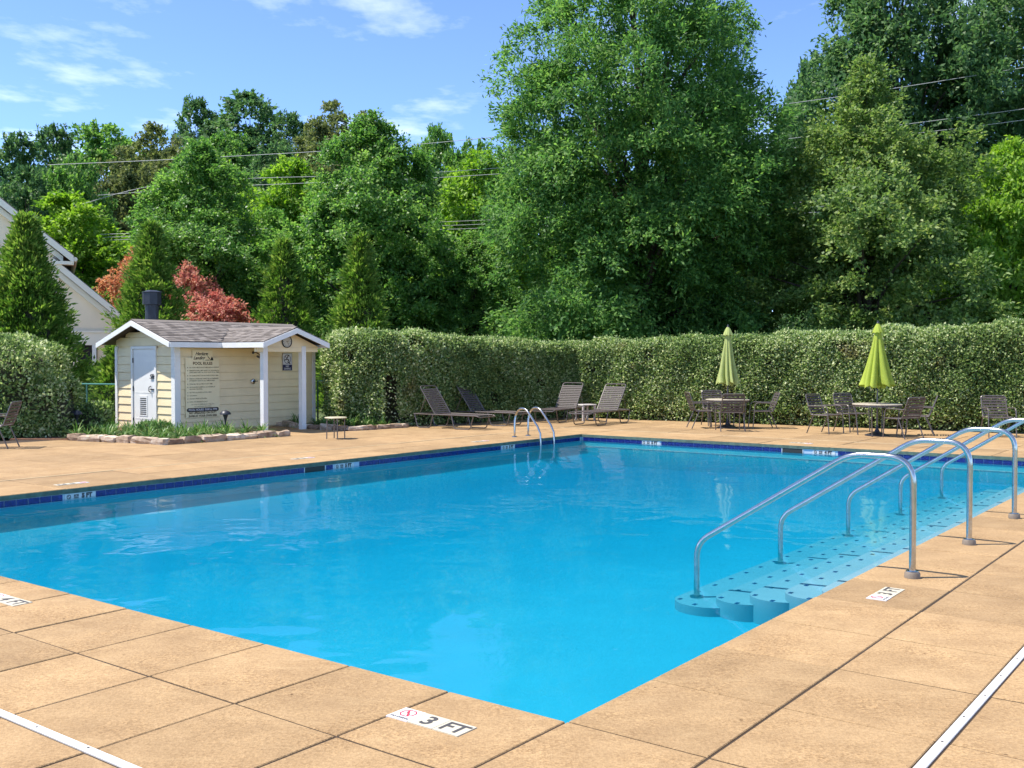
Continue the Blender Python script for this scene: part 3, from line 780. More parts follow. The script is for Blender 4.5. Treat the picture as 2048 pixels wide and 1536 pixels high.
for i, (x, y, a, lb) in enumerate(CH):
    c = chair0 if i == 0 else copy_tree(chair0)
    c.location = (x, y, 0); c.rotation_euler = (0, 0, a); tag(c, lb, 'chair', 'strap chairs on the pool deck')
aV = math.atan2(-V.y, -V.x); aU = math.atan2(-U.y, -U.x)
LG = [(-1.55, 24.30, aV + 0.05, 'front one of the two dark loungers left of the pool ladder, backrest raised'),
      (-0.75, 25.55, aV + 0.10, 'dark lounger half behind the front left lounger, close to the hedge'),
      (1.37, 27.15, aU + 0.12, 'strap lounger left of the small white side table'),
      (2.35, 25.95, aU + 0.02, 'strap lounger right of the small white side table')]
for i, (x, y, a, lb) in enumerate(LG):
    c = lounger0 if i == 0 else copy_tree(lounger0)
    c.location = (x, y, 0); c.rotation_euler = (0, 0, a); tag(c, lb, 'sun lounger', 'strap loungers in front of the hedge')

def patio_table(x, y, label):
    t = thing('patio_table', label, 'table', (x, y, 0), 0, 'round tables under the umbrellas')
    m = MB(); m.lathe([(0.03,0.655),(0.50,0.655),(0.515,0.665),(0.515,0.675),(0.50,0.685),(0.03,0.685)], 32); m.build('tabletop', M_TABLE, t, smooth=True)
    m = MB(); m.lathe([(0.485,0.625),(0.505,0.625),(0.505,0.653),(0.485,0.653)], 28, cap=False); m.build('rim', M_FRAME, t, smooth=True)
    for k in range(4):
        a = math.pi/4 + k*math.pi/2 + 0.2
        m = MB(); m.tube([(0.46*math.cos(a),0.46*math.sin(a),0.64),(0.40*math.cos(a),0.40*math.sin(a),0)], 0.014, 7); m.build('leg', M_FRAME, t, smooth=True)
def umbrella(x, y, mat, label, seed, rmax):
    t = thing('umbrella', label, 'umbrella', (x, y, 0), 0, 'closed market umbrellas')
    rng = random.Random(seed)
    m = MB(); m.tube([(0,0,0.05),(0,0,2.42)], 0.019, 10); m.build('pole', M_FRAME, t, smooth=True)
    m = MB(); m.lathe([(0.25,0.001),(0.25,0.02),(0.17,0.045),(0.06,0.085),(0.03,0.15),(0.026,0.22)], 24); m.build('base', M_DARK, t, smooth=True)
    def skirt(zs, rs, nf, depth, hem):
        wp = (rng.uniform(0, 6.28), rng.uniform(0, 6.28)); vs = []; n = 96; ph = [rng.uniform(-.35,.35) for _ in range(nf)]; am = [rng.uniform(.6,1.2) for _ in range(nf)]
        for i, (z, r) in enumerate(zip(zs, rs)):
            f = i / (len(zs)-1)
            for j in range(n):
                a = 2*math.pi*j/n; q = (a + 0.38*math.sin(a + wp[0])*f + 0.22*math.sin(2*a + wp[1])*f) % (2*math.pi) * nf / (2*math.pi); k = int(q) % nf; loc = q % 1
                fold = (abs(math.sin(math.pi*(loc + ph[k]*f*0.5)))**0.7 - 0.6) * depth * am[k] * f
                rr = r * (1 + fold)
                vs.append((rr*math.cos(a + 0.12*f), rr*math.sin(a + 0.12*f), z + (hem*math.sin(nf*a + ph[k]) * 0.5 - hem*0.6*fold if i == len(zs)-1 else 0)))
        fs = [(i*n+j, i*n+(j+1)%n, (i+1)*n+(j+1)%n, (i+1)*n+j) for i in range(len(zs)-1) for j in range(n)]
        return vs, fs
    zs = [2.34,2.22,2.0,1.75,1.5,1.25,1.14,1.07]; k = rmax/0.27
    m = MB(); m.add(*skirt(zs, [0.03,0.062*k,0.095*k,0.14*k,0.185*k,0.235*k,0.255*k,0.262*k], 7, 1.25, 0.07))
    m.add(*skirt([1.30,1.16,1.03], [0.16*k,0.15*k,0.12*k], 7, 0.8, 0.05))
    m.build('canopy', mat, t, smooth=True)
    m = MB(); m.add(*skirt([2.395,2.33,2.25,2.20], [0.028,0.065,0.098,0.112], 8, 0.25, 0.015)); m.build('vent_cap', mat, t, smooth=True)
    m = MB(); m.lathe([(0.03,2.39),(0.034,2.405),(0.02,2.42),(0.022,2.435),(0.012,2.455)], 12); m.build('finial', M_DARK, t, smooth=True)
    m = MB(); m.tube([(0,0,0.98),(0,0,1.06)], 0.028, 10); m.build('collar', M_DARK, t)
patio_table(5.12, 24.30, 'round pale stone table under the pale green umbrella')
patio_table(7.80, 21.85, 'round pale stone table under the bright lime umbrella')
umbrella(5.12, 24.30, mat_canopy('faded_lime_fabric', (0.45, 0.51, 0.17)), 'closed faded pale green umbrella through the left table', 3, 0.235)
umbrella(7.80, 21.85, mat_canopy('lime_fabric', (0.41, 0.50, 0.06)), 'closed bright lime umbrella through the right table', 8, 0.275)

t = thing('side_table', 'small round table with cream top on dark legs by the shed', 'table', (-3.62, 21.0, 0))
m = MB(); m.lathe([(0.02,0.425),(0.225,0.425),(0.23,0.435),(0.22,0.447),(0.02,0.447)], 24); m.build('tabletop', mat_plain('cream_top', (0.45,0.40,0.26), 0.5), t, smooth=True)
for k in range(4):
    a = k*math.pi/2 + 0.35
    m = MB(); m.tube([(0.18*math.cos(a),0.18*math.sin(a),0.43),(0.185*math.cos(a),0.185*math.sin(a),0)], 0.012, 7); m.build('leg', M_FRAME, t, smooth=True)
t = thing('side_table', 'small square white resin side table between the two right loungers', 'table', (1.95, 27.25, 0), 0.5)
m = MB(); m.cbox(0.44, 0.44, 0.405, 0.435, 0.008); m.build('tabletop', M_RESIN, t)
for sx in (-1, 1):
    for sy in (-1, 1):
        m = MB(); m.box(sx*0.18-0.022, sy*0.18-0.022, 0, sx*0.18+0.022, sy*0.18+0.022, 0.404); m.build('leg', M_RESIN, t)

# ------------------------------------------------------------------ SHED
C0 = Vector((-7.48, 22.74, 0))
def S(u, m, z=0.0): return C0 + U * u - V * m + Vector((0, 0, z))
SROT = ROTU          # local x = along the rules wall, local y = V (away from the pool)
shed = thing('pool_shed', 'cream sided pool shed with hipped shingle porch roof and white door', 'shed', C0, SROT)
# local frame: x = u, y = -m
LW, DW = 4.05, 2.28
PITCH = 0.345
EZ = 2.02           # top of roof at the eave edge
def roofz(m): return EZ + (m + 2.0)*0
OH = 0.36; FO = 0.34   # eave overhang, gable overhang
ridge_y = 1.14; half = ridge_y + 0.30        # eave line at y=-0.30
RZ = EZ + PITCH * half
# wall core
m = MB(); m.box(0.012, 0.012, -0.02, LW-0.012, DW-0.012, 1.96); 
m.prism([(0.012,1.96),(DW-0.012,1.96),(ridge_y,1.96+PITCH*(ridge_y-0.012))], lambda a,b,d: Vector((d,a,b)), 0.012, LW-0.012)
m.build('wall', M_CREAM, shed)
def board(x0, y0, x1, y1, z, h, out):
    """lap siding board between two plan points; out = outward plan normal"""
    p0 = Vector((x0,y0,0)); p1 = Vector((x1,y1,0)); nn = Vector((out[0],out[1],0))
    m = MB(); a, b = 0.028, 0.010; h -= 0.008
    vs = [p0+nn*a+Vector((0,0,z)), p1+nn*a+Vector((0,0,z)), p1+nn*b+Vector((0,0,z+h)), p0+nn*b+Vector((0,0,z+h)),
          p0-nn*0.01+Vector((0,0,z)), p1-nn*0.01+Vector((0,0,z)), p1-nn*0.01+Vector((0,0,z+h)), p0-nn*0.01+Vector((0,0,z+h))]
    m.add(vs, [(0,1,2,3),(4,7,6,5),(0,4,5,1),(3,2,6,7),(0,3,7,4),(1,5,6,2)])
    m.build('siding_board', M_CREAM, shed)
HB = 0.186
DX0, DX1 = 0.731, 1.583           # door opening along local y
for k in range(10):
    z = 0.03 + k * HB
    board(0.11, 0, LW-0.07, 0, z, HB, (0,-1))
    if z < 1.80:
        board(0, 0.09, 0, DX0-0.07, z, HB, (-1,0)); board(0, DX1+0.07, 0, DW-0.06, z, HB, (-1,0))
for k in range(2):  # boards of the gable above the door
    z = 1.94 + k*0.20; hw = (RZ - 0.12 - z) / PITCH
    board(0, max(0.0, ridge_y-hw), 0, min(DW, ridge_y+hw), z, 0.20 if k == 0 else 0.12, (-1,0))
# corner boards, door casing, door
m = MB(); m.box(-0.044,-0.044,0,0.105,0.0,1.93); m.box(-0.044,0.0,0,0.0,0.09,1.93); m.build('corner_board', M_WHITE, shed)
m = MB(); m.box(-0.044,DW-0.06,0,0.0,DW+0.026,1.93); m.build('corner_board', M_WHITE, shed)
m = MB(); m.box(LW-0.065,-0.044,0,LW+0.026,0.0,1.93); m.build('corner_board', M_WHITE, shed)
m = MB(); m.box(-0.046,DX0-0.069,0.0,0,DX0-0.004,1.93); m.box(-0.046,DX1+0.004,0.0,0,DX1+0.069,1.93); m.box(-0.046,DX0-0.004,1.868,0,DX1+0.004,1.93); m.build('door_casing', M_WHITE, shed)
m = MB(); m.box(-0.022,DX0+0.004,0.03,0.0,DX1-0.004,1.86); m.box(-0.026,DX0+0.07,0.26,-0.0221,DX1-0.07,0.29); m.box(-0.026,DX0+0.07,0.86,-0.0221,DX1-0.07,0.88)
door = m.build('door', M_WHITE, shed)
# louvre in the door, hinges, handles
m = MB(); yc = 1.19
m.box(-0.030,yc-0.16,0.33,-0.0225,yc+0.16,0.80); m.build('louvre_frame', M_WHITE, door)
for k in range(9):
    m = MB(); z = 0.365 + k*0.045; m.box(-0.033,yc-0.12,z,-0.0305,yc+0.12,z+0.023); m.build('louvre_slot', M_INK, door)
for z in (0.22, 0.95, 1.60):
    m = MB(); m.tube([(-0.034,DX1+0.0,z-0.05),(-0.034,DX1+0.0,z+0.06)], 0.014, 8); m.build('hinge', M_DARK, door)
m = MB(); m.tube(fillet([(-0.024,DX0+0.16,1.02),(-0.07,DX0+0.17,1.0),(-0.07,DX0+0.17,0.90),(-0.024,DX0+0.16,0.88)],0.03,4), 0.010, 6); m.tube([(-0.035,DX0+0.17,0.95),(-0.035,DX0-0.0,0.95)], 0.013, 6); m.build('handle', M_DARK, door)
m = MB(); m.box(-0.05,DX0+0.02,1.20,-0.0225,DX0+0.09,1.27); m.tube(fillet([(-0.03,DX0+0.12,1.19),(-0.06,DX0+0.12,1.28),(-0.06,DX0+0.0,1.29)],0.02,3), 0.010, 6); m.tube([(-0.04,DX0+0.17,1.20),(-0.04,DX0-0.01,1.20)], 0.011, 6); m.build('latch', M_DARK, door)

# roof: main gable along x, porch gable along -y
PX0, PX1, PM = 1.03, 2.93, 1.76
PXC = (PX0 + PX1) / 2; PH = (PX1 - PX0) / 2; PRZ = EZ + PITCH * PH
y_valley = ridge_y - (PRZ - RZ) / (-PITCH) if False else None
TH = 0.05
def main_z(y): return RZ - PITCH * abs(y - ridge_y)
def porch_z(x): return PRZ - PITCH * abs(x - PXC)
yj = ridge_y - (RZ - PRZ) / PITCH      # where the porch ridge dies into the main slope
e0 = -0.30; x0, x1 = -FO, LW + 0.3
m = MB()
def plate(pts, th=TH):
    k = len(pts); top = [Vector(p) for p in pts]; bot = [p - Vector((0,0,th)) for p in top]
    m.add(top + bot, [tuple(range(k)), tuple(range(2*k-1, k-1, -1))] + [(i, (i+1)%k, k+(i+1)%k, k+i) for i in range(k)])
plate([(x0,e0,EZ),(PX0,e0,EZ),(PXC,yj,PRZ),(PX1,e0,EZ),(x1,e0,EZ),(x1,ridge_y,RZ),(x0,ridge_y,RZ)])
plate([(x0,ridge_y,RZ-0.002),(x1,ridge_y,RZ-0.002),(x1,2*ridge_y+0.30,EZ-0.002),(x0,2*ridge_y+0.30,EZ-0.002)])
plate([(PX0,e0,EZ-0.001),(PX0,-PM,EZ-0.001),(PXC,-PM,PRZ-0.001),(PXC,yj,PRZ-0.001)])
plate([(PXC,yj,PRZ-0.003),(PXC,-PM,PRZ-0.003),(PX1,-PM,EZ-0.003),(PX1,e0,EZ-0.003)])
roof = m.build('roof', M_DRIP, shed)
# shingles: courses of small tabs on every slope that can be seen, joined (too small to pick apart)
sm = MB(); rr = random.Random(4)
def shingle_slope(P, inside, a0, a1, b0, b1, axis_up, tabw=0.17, course=0.125):
    """P(a,b): point on slope, b = distance up the slope from the eave"""
    nb = int((b1 - b0) / course) + 1
    for i in range(nb):
        b = b0 + i * course; a = a0 - rr.random() * tabw
        while a < a1:
            w = tabw * rr.uniform(0.6, 1.25); aa, ab = max(a, a0), min(a + w - 0.004, a1)
            bt = min(b + course * 1.08, b1)
            if ab - aa > 0.02 and inside((aa+ab)/2, (b+bt)/2):
                lift = 0.014 + rr.uniform(0, 0.006); dz = Vector((0,0,1))
                p = [P(aa,b)+dz*lift, P(ab,b)+dz*lift, P(ab,bt)+dz*0.006, P(aa,bt)+dz*0.006, P(aa,b)+dz*0.001, P(ab,b)+dz*0.001]
                sm.add(p, [(0,1,2,3),(4,5,1,0),(4,0,3),(1,5,2)])
            a += w
sl = math.sqrt(1 + PITCH**2)
shingle_slope(lambda a,b: Vector((a, e0 + b/sl, EZ + PITCH*b/sl)), lambda a,b: not (PITCH*b/sl < PITCH*(PH - abs(a-PXC)) + 0.0), x0, x1, 0, half*sl, None)
shingle_slope(lambda a,b: Vector((PX0 + b/sl, a, EZ + PITCH*b/sl)), lambda a,b: (a - e0) < b/sl, -PM, yj, 0, PH*sl, None)
shingle_slope(lambda a,b: Vector((PX1 - b/sl, a, EZ + PITCH*b/sl)), lambda a,b: (a - e0) < b/sl, -PM, yj, 0, PH*sl, None)
shingle_slope(lambda a,b: Vector((a, 2*ridge_y+0.30 - b/sl, EZ + PITCH*b/sl)), lambda a,b: True, x0, x1, 0, half*sl, None)
stuff(sm.build('shingles', M_SHING, roof))
m = MB(); m.prism([(-0.10,-0.030),(0,0.014),(0.10,-0.030),(0.10,-0.018),(0,0.028),(-0.10,-0.018)], lambda a,b,d: Vector((d, ridge_y+a, RZ+b)), x0, x1); m.build('ridge_cap', M_SHING, roof)
m = MB(); m.prism([(-0.09,-0.027),(0,0.014),(0.09,-0.027),(0.09,-0.015),(0,0.028),(-0.09,-0.015)], lambda a,b,d: Vector((PXC+a, d, PRZ+b)), -PM, yj); m.build('ridge_cap', M_SHING, roof)
# fascia boards (white) and soffits
FH = 0.115
def fascia(p, q, dn, name='fascia'):
    """board from p to q (top edge), hanging FH, thickness along dn"""
    p = Vector(p); q = Vector(q); dn = Vector(dn) * 0.022; h = Vector((0,0,FH)); d = Vector((0,0,0.012))
    m = MB(); vs = [p-d, q-d, q-h-d, p-h-d]; vs2 = [v + dn for v in vs]
    m.add(vs + vs2, [(0,1,2,3),(7,6,5,4),(0,4,5,1),(1,5,6,2),(2,6,7,3),(3,7,4,0)])
    m.build(name, M_WHITE, roof)
fascia((x0-0.002,e0,EZ),(x0-0.002,ridge_y,RZ),(-1,0,0)); fascia((x0-0.002,ridge_y,RZ),(x0-0.002,2*ridge_y+0.30,EZ),(-1,0,0))
fascia((x0,e0-0.002,EZ),(PX0-0.024,e0-0.002,EZ),(0,-1,0)); fascia((PX1+0.024,e0-0.002,EZ),(x1,e0-0.002,EZ),(0,-1,0))
fascia((PX0-0.002,e0,EZ),(PX0-0.002,-PM,EZ),(-1,0,0)); fascia((PX1+0.002,e0,EZ),(PX1+0.002,-PM,EZ),(1,0,0))
fascia((PX0-0.024,-PM-0.002,EZ-0.008),(PXC,-PM-0.002,PRZ),(0,-1,0)); fascia((PXC,-PM-0.002,PRZ),(PX1+0.024,-PM-0.002,EZ-0.008),(0,-1,0))
m = MB(); zb = EZ - FH - 0.004
m.box(x0+0.004,e0+0.004,zb,PX0,-0.03,zb+0.012); m.box(PX1,e0+0.004,zb,x1-0.004,-0.03,zb+0.012); m.box(PX0+0.004,-PM+0.30,zb,PX1-0.004,-0.03,zb+0.012)
m.build('soffit', M_SOFFIT, roof)
# porch beam with gable face, two posts
GY = -PM + 0.30
m = MB(); m.prism([(PX0+0.06,1.80),(PX1-0.06,1.80),(PX1-0.06,1.93),(PXC,PRZ-0.075),(PX0+0.06,1.93)], lambda a,b,d: Vector((a,d,b)), GY, GY+0.09)
m.build('gable_face', M_CREAM, shed)
for px in (1.32, 2.44):
    m = MB(); m.box(px-0.062, GY-0.012, 0, px+0.062, GY+0.105, 1.93); m.build('porch_post', M_WHITE, shed)
# chimney flue
m = MB(); fx, fy = 0.62, 1.80
m.lathe([(0.155,1.9),(0.155,2.95)], 16, Matrix.Translation((fx,fy,0))); ch = m.build('flue', M_DARK, shed)
m = MB(); m.lathe([(0.16,2.86),(0.16,2.92),(0.218,2.925),(0.218,3.20),(0.23,3.205),(0.23,3.225),(0.12,3.262),(0.02,3.27)], 8, Matrix.Translation((fx,fy,0))); m.build('flue_cap', M_DARK, ch)

# things fixed to the shed: signs, clock, shower
def on_rules(x, z): return S(x, 0.046, z)
FACE_R = Matrix.Translation((0,0,0))
def wall_frame(p):
    """x along the rules wall to the right, y up, z out of the wall"""
    R = Matrix(((U.x, 0, -V.x, p.x), (U.y, 0, -V.y, p.y), (0, 1, 0, p.z), (0,0,0,1))); return R
t = thing('rules_sign', 'cream pool rules board with brown lettering on the shed wall', 'sign', (0,0,0)); t.matrix_world = wall_frame(on_rules(0.69, 1.06))
t.empty_display_size = 0.1
m = MB(); m.box(-0.455,-0.745,-0.006,0.455,0.60,0.002); m.box(-0.27,0.60,-0.006,0.27,0.775,0.002); m.build('panel', M_SIGN, t)
TT = lambda x, y, z=0.0035: Matrix.Translation((x, y, z))
text_obj('lettering', 'Heritage', 0.105, M_BLACK, t, TT(-0.03,0.695), shear=0.45, bold=0.002, space=0.92)
text_obj('lettering', 'Landing', 0.105, M_BLACK, t, TT(-0.10,0.600), shear=0.45, bold=0.002, space=0.92)
m = MB(); m.add([(0.13,0.66,0.0036),(0.145,0.64,0.0036),(0.20,0.585,0.0036),(0.185,0.575,0.0036),(0.14,0.62,0.0036)], [(0,1,2,3,4)])
m.add([(0.18,0.545,0.0036),(0.20,0.575,0.0036),(0.215,0.56,0.0036),(0.235,0.64,0.0036),(0.25,0.60,0.0036),(0.27,0.625,0.0036),(0.29,0.545,0.0036)], [(0,1,2,3,4,5,6)])
m.add([(0.05,0.545,0.0036),(0.18,0.545,0.0036),(0.17,0.562,0.0036),(0.11,0.558,0.0036)], [(0,1,2,3)]); m.build('emblem', M_BLACK, t)
text_obj('lettering', 'POOL RULES', 0.092, M_BROWN, t, TT(0.0,0.475), bold=0.003)
rules = ['ALL GUESTS MUST BE ACCOMPANIED BY RESIDENT', 'RESIDENTS SHALL LIMIT GUESTS TO TWO PERSONS', 'GUESTS MUST OBEY ALL POOL RULES AT ALL TIMES', 'NO GLASS OR BOTTLES ALLOWED IN POOL AREA',
         'PERSONS UNDER AGE 14 MUST BE ACCOMPANIED', 'BY RESIDENT ADULT AT ALL TIMES IN AREA', 'POOL MAY BE CLOSED AT ANY TIME', 'NO RUNNING, JUMPING, OR HORSEPLAY', 'AROUND THE POOL', 'NO PETS ALLOWED IN POOL AREA', 'NO DIVING', 'DO NOT PROP GATE OPEN', 'POOL FOR RESIDENTS ONLY']
yy = [0.385,0.315,0.272,0.200,0.130,0.085,0.010,-0.060,-0.105,-0.180,-0.250,-0.320,-0.392]
bul = [1,1,0,1,1,0,1,1,0,1,1,1,1]
for s_, y_, b_ in zip(rules, yy, bul):
    text_obj('lettering', s_, 0.037, M_BROWN, t, TT(-0.355, y_), align='LEFT', bold=0.0006, sx=0.93 if len(s_) > 36 else 1.0)
    if b_:
        m = MB(); m.lathe([(0.011,0.003),(0.011,0.0036)], 8, Matrix.Translation((-0.40,y_,0))); m.build('bullet', M_BLACK, t)
text_obj('lettering', 'IN CASE OF EMERGENCY DIAL 911', 0.040, M_BROWN, t, TT(0,-0.452)); text_obj('lettering', 'NO LIFEGUARD PROVIDED', 0.038, M_BROWN, t, TT(0,-0.500))
m = MB(); pl = []
for k in range(24):
    a = 2*math.pi*k/24; cx = 0.385 if math.cos(a) > 0 else -0.385; pl.append((cx + 0.045*math.cos(a), -0.572 + 0.045*math.sin(a)))
m.prism(pl, lambda a,b,d: Vector((a,b,d)), 0.002, 0.0034); m.build('hours_band', M_BLACK, t)
text_obj('lettering', 'POOL HOURS: 9AM to 9PM', 0.064, M_PLATEW, t, TT(0,-0.572,0.0048), bold=0.002)
text_obj('lettering', 'NO LIFEGUARD ON DUTY', 0.062, M_BROWN, t, TT(0,-0.645), bold=0.003); text_obj('lettering', 'SWIM AT YOUR OWN RISK', 0.062, M_BROWN, t, TT(0,-0.712), bold=0.003)

t = thing('warning_sign', 'small white and navy no diving sign between the porch posts', 'sign'); t.matrix_world = wall_frame(on_rules(3.16, 1.565))
m = MB(); m.box(-0.148,-0.212,-0.006,0.148,0.212,0.002); m.build('panel', M_PLATEW, t)
m = MB(); m.box(-0.145,-0.209,0.002,0.145,-0.068,0.0032); m.build('navy_band', M_NAVY, t)
m = MB()
for (a,b,c,d) in ((-0.148,0.205,0.148,0.212),(-0.148,-0.212,-0.142,0.205),(0.142,-0.212,0.148,0.205)): m.box(a,b,0.0021,c,d,0.0036)
m.build('border', M_NAVY, t)
m = MB(); ring_mesh(m, 0.098, 0.112, 24, 0, 0.0036, 0, 0.068); m.box(-0.10,-0.008,0.0021,0.10,0.008,0.0037, Matrix.Translation((0,0.068,0)) @ Matrix.Rotation(-0.8,4,'Z')); m.build('symbol', M_NAVY, t)
m = MB()
m.lathe([(0.02,0.0021),(0.02,0.0042)], 10, Matrix.Translation((0.03,0.155,0)))
m.tube([(0.02,0.14,0.003),(-0.03,0.06,0.003),(0.05,0.055,0.003),(0.01,0.0,0.003),(0.09,-0.045,0.003)], 0.012, 4); m.tube([(-0.03,0.06,0.003),(-0.09,0.045,0.003)], 0.011, 4)
m.build('diver_figure', M_BLACK, t)
text_obj('lettering', 'NO', 0.062, M_PLATEW, t, TT(0,-0.108,0.0048), bold=0.002); text_obj('lettering', 'DIVING', 0.062, M_PLATEW, t, TT(0,-0.170,0.0048), bold=0.002)

t = thing('wall_clock', 'round white clock with black rim on the porch gable', 'clock'); t.matrix_world = wall_frame(S(1.93, -GY + 0.022, 2.035))
m = MB(); m.lathe([(0.125,-0.02),(0.125,0.0)], 28); m.build('face', M_PLATE, t)
m = MB(); m.lathe([(0.122,-0.021),(0.142,-0.021),(0.142,0.012),(0.134,0.018),(0.124,0.006)], 28, cap=False); m.build('rim', M_DARK, t, smooth=True)
m = MB(); m.box(-0.03,-0.004,0.001,0.055,0.004,0.003, Matrix.Rotation(0.25,4,'Z')); m.build('hour_hand', M_BROWN, t)
m = MB(); m.box(-0.015,-0.003,0.003,0.085,0.003,0.005, Matrix.Rotation(-1.0,4,'Z')); m.build('minute_hand', M_BROWN, t)
for k in range(12):
    a = k*math.pi/6; m = MB(); m.box(0.092,-0.005,0.0005,0.112,0.005,0.0016, Matrix.Rotation(a,4,'Z')); m.build('hour_mark', M_INK, t)

t = thing('shower', 'metal shower head and valve on the porch wall beside the rules board', 'shower'); t.matrix_world = wall_frame(on_rules(2.12, 0))
m = MB(); m.tube(fillet([(0,1.79,-0.03),(0.0,1.80,0.10),(0.04,1.735,0.20)],0.05,5), 0.012, 8); m.lathe([(0.035,-0.005),(0.03,0.008)], 12, Matrix.Translation((0,1.79,0))); m.build('shower_arm', M_FRAME, t, smooth=True)
m = MB(); m.lathe([(0.015,0.0),(0.03,-0.03),(0.085,-0.045),(0.08,-0.058)], 16, Matrix.Translation((0.045,1.73,0.205)) @ Matrix.Rotation(-1.15,4,'X')); m.build('shower_head', M_FRAME, t, smooth=True)
m = MB(); m.lathe([(0.062,-0.004),(0.062,0.006),(0.05,0.014)], 20, Matrix.Translation((0,1.105,0))); m.build('valve_plate', M_STEEL, t, smooth=True)
m = MB(); m.lathe([(0.026,0.014),(0.024,0.045)], 12, Matrix.Translation((0,1.105,0))); m.tube([(0,1.105,0.035),(0.095,1.112,0.05)], 0.010, 6); m.build('valve_handle', M_DARK, t, smooth=True)

def path_light(x, y, label, h=0.52):
    t = thing('path_light', label, 'garden light', (x, y, 0), 0, 'mushroom garden lights')
    m = MB(); m.lathe([(0.020,0),(0.016,h-0.32),(0.022,h-0.22),(0.05,h-0.12),(0.066,h-0.085)], 14); m.build('stem', M_DARK, t, smooth=True)
    m = MB(); m.lathe([(0.122,h-0.092),(0.118,h-0.075),(0.085,h-0.03),(0.04,h-0.005),(0.005,h)], 18); m.build('shade', M_DARK, t, smooth=True)
path_light(-6.26, 22.35, 'dark mushroom garden light in front of the rules board')
path_light(-9.36, 22.0, 'dark mushroom garden light beside the variegated shrub', 0.54)

# ------------------------------------------------------------------ BEDS: MULCH, STONES, LILYTURF
mb = MB()
bedA = [(-10.2,20.75),(-8.94,20.62),(-7.6,20.12),(-6.60,19.55),(-5.55,20.95),(-4.75,21.85),(-4.95,22.3),(-5.5,22.6),(-6.2,23.5),(-7.4,22.8),(-9.2,24.3),(-11.5,25.5)]
bedB = [(-4.70,23.98),(-3.75,23.25),(-2.6,24.45),(-2.0,25.6),(-4.4,26.9),(-5.2,26.4),(-5.9,25.2)]
for b in (bedA, bedB): mb.prism(b, lambda a,c,d: Vector((a,c,d)), -0.02, 0.012)
mulch = struct(mb.build('mulch_bed', M_MULCH))
srng = random.Random(21)
def stone_mesh(L, w, h):
    bm = bmesh.new(); bmesh.ops.create_cube(bm, size=1)
    bmesh.ops.subdivide_edges(bm, edges=bm.edges[:], cuts=1, use_grid_fill=True)
    for v in bm.verts:
        p = v.co.copy(); q = p.normalized() * 0.62; p = p.lerp(q, 0.38)
        v.co = Vector((p.x * L * srng.uniform(0.9,1.08), p.y * w * srng.uniform(0.85,1.12), (p.z + 0.42) * h * srng.uniform(0.8,1.15)))
    me = bpy.data.meshes.new('stone'); bm.to_mesh(me); bm.free(); me.materials.append(M_STONE)
    return me
def edging(pts, label, rng_l, hs=(0.10, 0.17)):
    t = thing('stone_edging', label, 'garden edging', (pts[0][0], pts[0][1], 0)); base = Vector((pts[0][0], pts[0][1], 0))
    P = [Vector((x, y, 0)) for x, y in pts]
    for a, b in zip(P[:-1], P[1:]):
        d = (b - a); L = d.length; s = 0; ang = math.atan2(d.y, d.x)
        while s < L - 0.08:
            l = min(srng.uniform(*rng_l), L - s + 0.03); c = a + d.normalized() * (s + l/2)
            link('stone', stone_mesh(l*1.02, srng.uniform(0.15,0.24), srng.uniform(*hs)), t, c - base + Vector((srng.uniform(-.02,.02), srng.uniform(-.02,.02), 0)), (srng.uniform(-.06,.06), srng.uniform(-.05,.05), ang + srng.uniform(-.1,.1)))
            s += l * 0.99
edging([(-8.94,20.66),(-7.75,20.16),(-6.60,19.55),(-5.55,20.92),(-4.75,21.88)], 'low fieldstone edging of the bed in front of the shed', (0.28, 0.62))
edging([(-5.75,25.05),(-4.72,24.0),(-3.75,23.28),(-2.55,24.5)], 'low fieldstone edging of the bed between shed and hedge', (0.28, 0.50), (0.10, 0.15))

def tuft_mesh(rng, mat, n=46, L=0.46, W_=0.022):
    a = rng.uniform(0, 6.28, n); el = rng.uniform(0.5, 1.35, n); l = L * rng.uniform(0.6, 1.1, n)
    q = []
    for i in range(n):
        d = np.array([math.cos(a[i]), math.sin(a[i]), 0]); s = np.array([-d[1], d[0], 0]) * W_ * 0.5
        p0 = d * 0.02; prev = (p0 - s, p0 + s)
        for k in range(1, 4):
            f = k / 3; p = d * (l[i]*f*math.cos(el[i])*(0.6 + 0.6*f)) + np.array([0,0,1]) * l[i] * (math.sin(el[i])*f - 0.55*f*f*math.cos(el[i])*1.0 - 0.12*f*f)
            w = 1 - 0.75 * f if k == 3 else 1
            q.append([prev[0], prev[1], p + s*w, p - s*w]); prev = (p - s*w, p + s*w)
    return quads_mesh('tuft', np.array(q), mat)
M_LILY = mat_leaf('lilyturf_leaf', [(0.05,0.12,0.03),(0.10,0.20,0.045),(0.30,0.38,0.14)], [0, 0.6, 1.0], rough=0.4, transl=0.2)
lt = [tuft_mesh(RNG, M_LILY) for _ in range(4)]
prng = random.Random(9)
def inside(poly, x, y):
    c = False; j = len(poly) - 1
    for i in range(len(poly)):
        (xi, yi), (xj, yj_) = poly[i], poly[j]
        if (yi > y) != (yj_ > y) and x < (xj - xi) * (y - yi) / (yj_ - yi) + xi: c = not c
        j = i
    return c
plant_poly = [(-8.95,20.85),(-7.6,20.32),(-6.62,19.80),(-5.65,21.1),(-4.95,21.9),(-5.5,22.25),(-6.5,22.9),(-7.3,22.45),(-9.0,23.2)]
pts = []; tries = 0
while len(pts) < 62 and tries < 9000:
    tries += 1
    x, y = prng.uniform(-9.2,-4.8), prng.uniform(19.7,23.2)
    if inside(plant_poly, x, y) and all((x-a)**2 + (y-b)**2 > 0.27**2 for a, b in pts): pts.append((x, y))
for k in range(9): pts.append((-4.55 + 0.2*k + prng.uniform(-.08,.08), 24.3 + prng.uniform(-.25,.45)))
